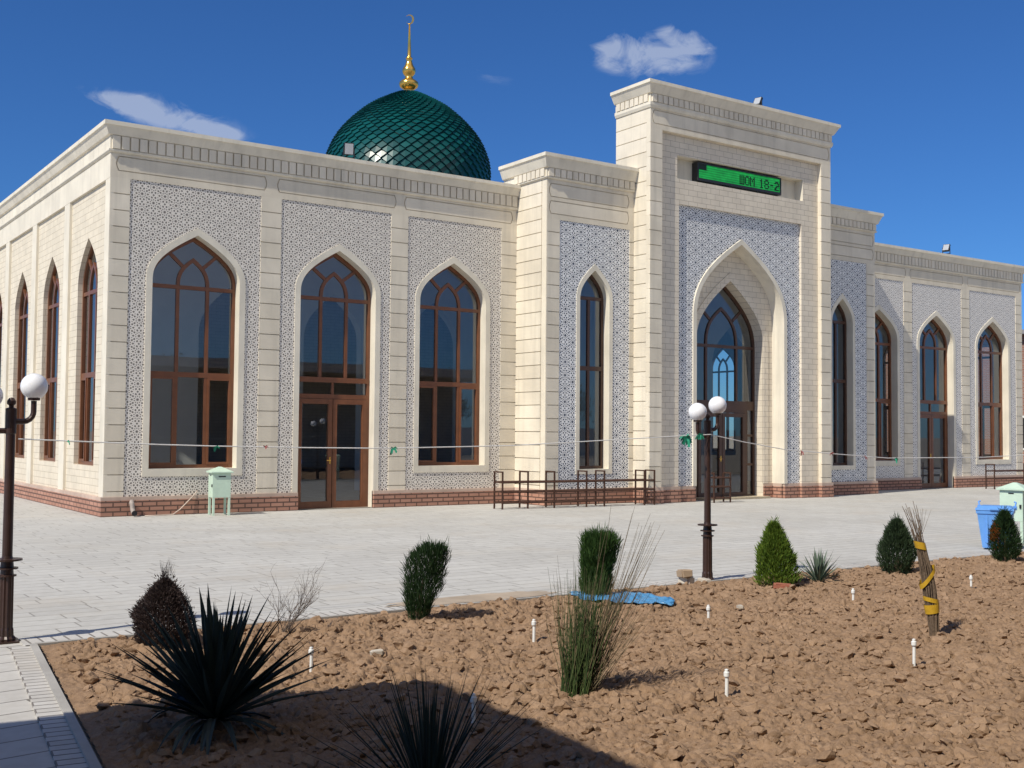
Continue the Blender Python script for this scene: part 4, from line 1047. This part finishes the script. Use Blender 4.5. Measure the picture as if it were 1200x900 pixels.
# tied bundle of sticks
sx, sy = 2.48, -17.80
t = thing('stick_bundle', 'upright bundle of brown sticks tied with yellow tape, leaning left', 'bundle', (sx, sy, ground_z(sx, sy) - .04)); rd = random.Random(35); mb = MB()
axis = lambda z: CR * (-.03 * z - .135 * z * z) 
rad_at = lambda z: .034 + .026 * math.sin(min(1, z / .8) * math.pi * .9) if z < .9 else .04 + (z - .9) * .16
for k in range(90):
    a = rd.uniform(0, 6.28); q = math.sqrt(rd.random()); H1 = rd.uniform(.85, 1.24) if rd.random() < .45 else rd.uniform(.6, .95); pts = []
    for i in range(8):
        z = H1 * i / 7; a2 = a + .5 * z; pts.append(axis(z) + Vector((math.cos(a2), math.sin(a2), 0)) * q * rad_at(z) + UP * z + Vector((rd.uniform(-.005, .005), rd.uniform(-.005, .005), 0)))
    mb.tube(pts, [.0058 * (1 - .08 * i) for i in range(8)], 4, False)
for k in range(14):
    z = .86; p = axis(z) + UP * z; d = UP + CR * rd.uniform(-.75, .35) + CF * rd.uniform(-.3, .3); mb.tube([p, p + d * .16, p + d * .3 + CR * rd.uniform(-.05, .02)], [.003, .002, .001], 3, False)
mb.build('sticks', m_plain('brown_sticks', (.15, .105, .07), .9, 0, .35, 60), t, recalc=False)
YT = m_plain('yellow_tape', (.52, .31, .02), .5, 0, .15, 30)
for z0, z1, sl in ((.235, .315, .012), (.33, .37, -.015), (.53, .575, .09), (.80, .865, -.01)):
    mb = MB(); A_, B_ = [], []
    for k in range(21):
        a = 2 * math.pi * k / 20; o_ = Vector((math.cos(a), math.sin(a), 0)); s_ = o_.dot(CR) * sl
        A_.append(axis(z0) + o_ * (rad_at(z0) + .008) + UP * (z0 + s_)); B_.append(axis(z1) + o_ * (rad_at(z1) + .009) + UP * (z1 + s_))
    mb.strip(A_, B_); mb.build('yellow_tape', YT, t, recalc=False)
# sprinkler risers
def riser(x, y, h, label):
    t = thing('sprinkler_riser', label, 'pipe', (x, y, ground_z(x, y) - .05), 0, 'white sprinkler risers in the soil bed')
    mb = MB(); mb.tube([(0, 0, -.03), (.004, 0, h)], .0125, 10); mb.build('pipe', WHITEP, t)
    mb = MB(); mb.lathe([(.017, h - .02), (.02, h - .015), (.02, h + .012), (.013, h + .016), (.013, h + .03), (.004, h + .034)], 12); mb.build('nozzle', WHITEP, t)
for x, y, h, l in ((-2.86, -16.28, .19, 'white sprinkler riser in the soil just right of the big yucca'), (-.757, -16.17, .21, 'white sprinkler riser between the leaning conifer and the broom plant'), (1.294, -16.17, .16, 'white sprinkler riser right of the blue plastic sheet'),
                (3.376, -16.2, .15, 'white sprinkler riser below the small pale yucca'), (5.41, -16.245, .17, 'white sprinkler riser far right of the stick bundle'), (1.19, -18.52, .24, 'white sprinkler riser in the soil left below the stick bundle'),
                (-.81, -18.48, .20, 'white sprinkler riser to the lower right of the broom plant'), (-2.73, -18.28, .22, 'white sprinkler riser standing in the shade among thin yucca leaves')): riser(x, y, h, l)
# blue plastic sheet
rd = random.Random(41); SH0 = [(1.02, -14.36), (1.25, -14.50), (1.62, -14.66), (1.74, -14.95), (1.60, -15.38)]; SH1 = [(1.0, -14.46), (1.00, -14.92), (1.2, -15.08), (1.36, -15.30), (1.52, -15.44)]
def lerp_path(P, t):
    t *= len(P) - 1; i = min(int(t), len(P) - 2); f = t - i; return (P[i][0] + (P[i + 1][0] - P[i][0]) * f, P[i][1] + (P[i + 1][1] - P[i][1]) * f)
mb = MB(); nu, nv = 44, 16; rows = []
for j in range(nv):
    row = []
    for i in range(nu):
        u, v = i / (nu - 1), j / (nv - 1); p0 = lerp_path(SH0, u); p1 = lerp_path(SH1, u); x = p0[0] + (p1[0] - p0[0]) * v + .012 * math.sin(v * 21 + u * 5); y = p0[1] + (p1[1] - p0[1]) * v + .012 * math.sin(u * 33)
        z = .078 + .009 * math.sin(u * 15 + 3 * v) + .008 * math.sin(v * 9 + u * 21) + .006 * math.sin(u * 57 - v * 19) + .02 * (1 - v)
        row.append((x, y, z))
    rows.append(row)
for a, b_ in zip(rows, rows[1:]): mb.strip(a, b_)
bs = mb.build('plastic_sheet', m_plain('blue_sheet', (.075, .25, .47), .4, 0, .12, 12), None, False, None, True, .0005); tag(bs, 'crumpled light blue plastic sheet lying on the soil behind the broom plant', 'plastic sheet')
md = bs.modifiers.new('s', 'SOLIDIFY'); md.thickness = .003
# dust trodden onto the paving beside the bed
rd = random.Random(51); lp = []
for k in range(40):
    a = 2 * math.pi * k / 40; q = 1 + rd.uniform(-.16, .16); lp.append((.25 + 1.05 * math.cos(a) * q, -13.70 + .22 * math.sin(a) * q))
mb = MB(); mb.tess([lp], lambda u, z: (u, z, .0165)); tag(mb.build('soil_dust', m_stone('dust', (.47, .38, .29), .14), recalc=False), kind='structure')
# stones
def rock(x, y, z, s, label, cat, mat, seed, name='stone'):
    bm = bmesh.new(); bmesh.ops.create_cube(bm, size=1); bmesh.ops.bevel(bm, geom=bm.edges[:], offset=.12, segments=2, affect='EDGES'); rd = random.Random(seed)
    for v in bm.verts: v.co = Vector((v.co.x * s[0], v.co.y * s[1], v.co.z * s[2])) + Vector([rd.uniform(-.05, .05) * min(s) for _ in range(3)])
    me = bpy.data.meshes.new(name); bm.to_mesh(me); bm.free(); me.materials.append(mat); o = bpy.data.objects.new(name, me); COL.objects.link(o); o.location = (x, y, z); o.rotation_euler = (rd.uniform(-.1, .1), rd.uniform(-.1, .1), rd.uniform(0, 3)); tag(o, label, cat); return o
TAN = m_stone('tan_stone', (.42, .31, .21), .12); PALE = m_stone('pale_stone', (.58, .52, .44), .1)
rock(3.05, -14.02, .05, (.17, .13, .11), 'pale block stone lying at the kerb left of the middle lamp post', 'stone', PALE, 1)
rock(3.0, -14.04, .145, (.19, .14, .09), 'tan stone resting on the pale block beside the middle lamp post', 'stone', TAN, 2)
rock(3.25, -14.12, .04, (.2, .1, .07), 'white broken paver piece at the foot of the middle lamp post', 'stone', PALE, 3)
rock(3.62, -15.02, .06, (.22, .11, .06), 'red brick lying in the soil in front of the bright thuja', 'brick', m_plain('red_brick', (.33, .12, .075), .9, 0, .2, 20), 4, 'brick')
rock(2.0, -15.9, .07, (.09, .05, .03), 'small white broken tile piece on the soil left of a sprinkler riser', 'tile piece', PALE, 6, 'tile_piece')
rock(-2.22, -16.1, .075, (.10, .06, .04), 'small whitish stone on the soil below the leaning conifer', 'stone', PALE, 7)

# ------------------------------------------------------------------ surroundings: gatehouse that shades the foreground, added sky blockers, far house, trees
t = thing('gatehouse', 'flat-roofed gatehouse behind the viewer whose roof shades the bed', 'building', (-6.79, -17.98, 0))
GO = (6.79, 17.98, 0); TANW = m_stone('gatehouse_wall', (.60, .56, .49))
mb = MB(); P_ = [(-6.79, -17.98), (-18.2, -16.1), (-19.2, -34), (-7.85, -34)]
for z in (4.45, 4.9): mb.quad(*[(x, y, z) for x, y in P_])
for k in range(4): (a, b_), (c, d) = P_[k], P_[(k + 1) % 4]; mb.quad((a, b_, 4.45), (c, d, 4.45), (c, d, 4.9), (a, b_, 4.9))
mb.build('roof', CREAM2, t, loc=GO)
mb = MB(); mb.box(-17.6, -7.4, -33.6, -32.9, 0, 4.45); mb.build('wall', TANW, t, loc=GO)
for x in (-17.3, -12.4):
    for y in (-18.5, -25.5):
        mb = MB(); mb.box(x - .2, x + .2, y - .2, y + .2, 0, 4.45); mb.build('column', CREAM, t, loc=GO)
mb = MB(); mb.box(-8.1, -7.7, -25.7, -25.3, 0, 4.45); mb.build('column', CREAM, t, loc=GO)
mb = MB(); mb.box(-6.2, 26, -37.8, -27, 0, 4.455); mb.build('added_shade_hall', TANW, t, loc=GO)  # unseen block added to keep southern sky light off the shaded foreground
mb = MB(); mb.box(-7.4, 26, -38, -22.3, 4.46, 4.88); mb.build('roof', CREAM2, t, loc=GO)  # unseen canopy added to cut overhead sky light on the shaded soil
t = thing('brick_house', 'red brick house beyond the right end of the mosque', 'house', (48, 9, 0)); HO = (-48, -9, 0)
mb = MB(); mb.box(43.45, 54, 3, 15, 0, 6.6); mb.build('wall', RED_BR, t, loc=HO)
mb = MB(); mb.box(43.0, 54.5, 2.6, 15.4, 6.6, 6.8); mb.build('roof', ROOFM, t, loc=HO)
for y in (5.5, 9, 12.5):
    mb = MB(); mb.box(43.40, 43.47, y - .7, y + .7, 1.2, 2.8); w_ = mb.build('window', WHITEP, t, loc=HO); mb = MB(); mb.box(43.385, 43.41, y - .6, y + .6, 1.3, 2.7); mb.build('pane', BLACKP, w_)
wl = MB(); wl.box(-60, 70, -52.3, -52, 0, 2.2); tag(wl.build('boundary_wall', TANW), 'long pale boundary wall far behind the viewer', 'wall')
LTREE = m_leaf('tree_leaf', (.02, .035, .012), (.055, .085, .028), None, 1.5, .2)
def tree(x, y, h, seed):
    t = thing('tree', 'leafy tree standing before the boundary wall behind the viewer', 'tree', (x, y, 0), 0, 'trees along the boundary wall'); rd = random.Random(seed); tm, cm = MB(), MB()
    tm.tube([(0, 0, 0), (.1, 0, h * .3), (.05, .1, h * .62)], [.2, .15, .06], 8)
    for k in range(16):
        a = rd.uniform(0, 6.28); z = h * rd.uniform(.3, .55); e = Vector((math.cos(a) * rd.uniform(.8, 2.2), math.sin(a) * rd.uniform(.8, 2.2), z + h * rd.uniform(.1, .42)))
        tm.tube([(.05, 0, z), e * .6 + Vector((0, 0, z * .4)), e], [.06, .035, .012], 5)
        for q in range(190):
            p = e + Vector((rd.gauss(0, .55), rd.gauss(0, .55), rd.gauss(0, .42))); blade(cm, p, Vector((rd.uniform(-1, 1), rd.uniform(-1, 1), rd.uniform(-.6, 1))), .22, .12, Vector((rd.uniform(-1, 1), rd.uniform(-1, 1), rd.uniform(-1, 1))))
    tm.build('trunk', BARK, t); cm.build('crown', LTREE, t, recalc=False); return t
tr0 = tree(-14, -48, 6.5, 1); tr1 = tree(2, -47, 5.6, 2)
for i, (x, y) in enumerate(((7, -48.5), (12.5, -47.5), (18, -48), (24, -47), (30, -48.6), (37, -47.4), (-24, -48), (46, -48))):
    dup((tr0, tr1)[i % 2], (x, y, 0), i * 1.1)

# ------------------------------------------------------------------ light, sky, camera
to_sun = Vector((-4.4, -1, 4.72)).normalized()
el = math.asin(to_sun.z); az = math.atan2(to_sun.x, to_sun.y)
ld = bpy.data.lights.new('sun', 'SUN'); ld.energy = 4.7; ld.angle = R(.53); ld.color = (1.0, .94, .815)
lo = bpy.data.objects.new('sun', ld); COL.objects.link(lo); lo.rotation_euler = (-to_sun).to_track_quat('-Z', 'Y').to_euler(); lo.location = (-30, -20, 40)
w = bpy.data.worlds.new('World'); sc.world = w; w.use_nodes = True; nt = w.node_tree; bg = nt.nodes['Background']
sk = nd(nt, 'ShaderNodeTexSky', sky_type='NISHITA'); sk.sun_disc = False; sk.sun_elevation = el; sk.sun_rotation = az; sk.altitude = 700; sk.air_density = 1.0; sk.dust_density = .25; sk.ozone_density = 3.0
tc = nd(nt, 'ShaderNodeTexCoord').outputs['Generated']
def dirv(u, v):
    f = 1332.4632; yaw, pitch, roll = .6067, .0429, .0086
    a, b_ = (u - 600) / f, (v - 450) / f; c, s_ = math.cos(roll), math.sin(roll); a, b_ = a * c + b_ * s_, -a * s_ + b_ * c
    cp, sp = math.cos(pitch), math.sin(pitch); fw, up = cp + b_ * sp, sp - b_ * cp
    return Vector((a * math.cos(yaw) + fw * math.sin(yaw), -a * math.sin(yaw) + fw * math.cos(yaw), up)).normalized()
# thin cirrus wisps at fixed bearings in the sky
nz = nd(nt, 'ShaderNodeTexNoise'); nz.inputs['Scale'].default_value = 26; nz.inputs['Distortion'].default_value = .6; nz.inputs['Detail'].default_value = 7; nz.inputs['Roughness'].default_value = .62
mp = nd(nt, 'ShaderNodeMapping'); mp.inputs['Scale'].default_value = (1, 1, 1.6); nt.links.new(tc, mp.inputs[0]); nt.links.new(mp.outputs[0], nz.inputs['Vector'])
nrm = nd(nt, 'ShaderNodeVectorMath', operation='NORMALIZE'); nt.links.new(tc, nrm.inputs[0])
tot = None
def cloud(u, v, wu, wv, ang, k):
    """soft elliptical patch on the sphere around a fixed direction, size in radians"""
    d = dirv(u, v); e1 = Vector((0, 0, 1)).cross(d).normalized() * -1; e2 = d.cross(e1).normalized()
    if e2.z < 0: e2 = -e2
    ca, sa = math.cos(ang), math.sin(ang); a1 = e1 * ca + e2 * sa; a2 = -e1 * sa + e2 * ca
    def dot(vv):
        n = nd(nt, 'ShaderNodeVectorMath', operation='DOT_PRODUCT'); nt.links.new(nrm.outputs[0], n.inputs[0]); n.inputs[1].default_value = vv; return n.outputs['Value']
    p = mth(nt, 'DIVIDE', dot(a1), wu); q = mth(nt, 'DIVIDE', dot(a2), wv)
    r2 = mth(nt, 'ADD', mth(nt, 'MULTIPLY', p, p), mth(nt, 'MULTIPLY', q, q))
    fr = mth(nt, 'GREATER_THAN', dot(d), .5)
    return mth(nt, 'MULTIPLY', mth(nt, 'MULTIPLY', mth(nt, 'MAXIMUM', mth(nt, 'SUBTRACT', 1, r2), 0), k), fr)
tot = None
for c in ((765, 66, .062, .026, R(-2), .95), (803, 44, .030, .012, R(-22), .8), (718, 58, .024, .02, 0, .6), (195, 136, .085, .019, R(-11), .85), (150, 122, .035, .010, R(-4), .6), (250, 153, .03, .008, R(-8), .6), (576, 88, .022, .009, R(-14), .40), (540, 75, .03, .006, R(-5), .15)):
    q = cloud(*c); tot = q if tot is None else mth(nt, 'ADD', tot, q)
v_ = mth(nt, 'ADD', mth(nt, 'MULTIPLY', mth(nt, 'SUBTRACT', nz.outputs['Fac'], .5), 5.0), mth(nt, 'SUBTRACT', mth(nt, 'MULTIPLY', tot, 1.5), .55))
fac = mth(nt, 'MULTIPLY', mth(nt, 'MINIMUM', mth(nt, 'MAXIMUM', v_, 0), 1.0), mth(nt, 'MULTIPLY', mth(nt, 'MINIMUM', mth(nt, 'MULTIPLY', mth(nt, 'POWER', tot, 1.8), 1.8), 1.0), .58))
SKYM = mixc(nt, 1.0, sk.outputs[0], (.315, .64, 1.08), 'MULTIPLY')
col = mixc(nt, fac, SKYM, (5.6, 6.3, 7.8))
# added bright patch in the unseen southern sky, lifts fill on facade and ground
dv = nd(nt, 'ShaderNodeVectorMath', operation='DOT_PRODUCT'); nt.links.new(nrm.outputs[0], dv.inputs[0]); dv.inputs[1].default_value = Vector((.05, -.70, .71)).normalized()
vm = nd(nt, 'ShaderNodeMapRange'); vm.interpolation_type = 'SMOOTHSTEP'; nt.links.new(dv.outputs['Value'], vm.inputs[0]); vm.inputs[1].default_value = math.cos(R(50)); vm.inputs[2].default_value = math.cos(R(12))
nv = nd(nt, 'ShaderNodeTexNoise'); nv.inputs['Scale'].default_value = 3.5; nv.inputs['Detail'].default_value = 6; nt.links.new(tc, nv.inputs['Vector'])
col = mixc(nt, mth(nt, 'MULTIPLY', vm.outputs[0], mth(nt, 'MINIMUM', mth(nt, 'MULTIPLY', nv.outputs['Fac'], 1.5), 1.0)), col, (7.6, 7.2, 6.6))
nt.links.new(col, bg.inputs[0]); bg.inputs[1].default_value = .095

cam = bpy.data.cameras.new('camera'); co = bpy.data.objects.new('camera', cam); COL.objects.link(co); sc.camera = co
cam.sensor_width = 36; cam.lens = 36 * 1332.4632 / 1200; cam.clip_end = 4000; cam.clip_start = .05
fwd = dirv(600, 450); right = (dirv(700, 450) - dirv(500, 450)).normalized(); up = right.cross(fwd).normalized(); right = fwd.cross(up)
M = Matrix((right, up, -fwd)).transposed().to_4x4(); M.translation = Vector((-6.4775, -24.0564, 1.8)); co.matrix_world = M
sc.view_settings.view_transform = 'Standard'; sc.view_settings.look = 'None'; sc.view_settings.exposure = -.04; sc.view_settings.gamma = 1
sc.render.engine = 'CYCLES'; sc.cycles.use_denoising = True; sc.cycles.denoiser = 'OPENIMAGEDENOISE'; sc.cycles.denoising_input_passes = 'RGB_ALBEDO_NORMAL'; sc.cycles.denoising_prefilter = 'NONE'; sc.cycles.max_bounces = 8; sc.cycles.transparent_max_bounces = 16; sc.cycles.caustics_reflective = False; sc.cycles.caustics_refractive = False
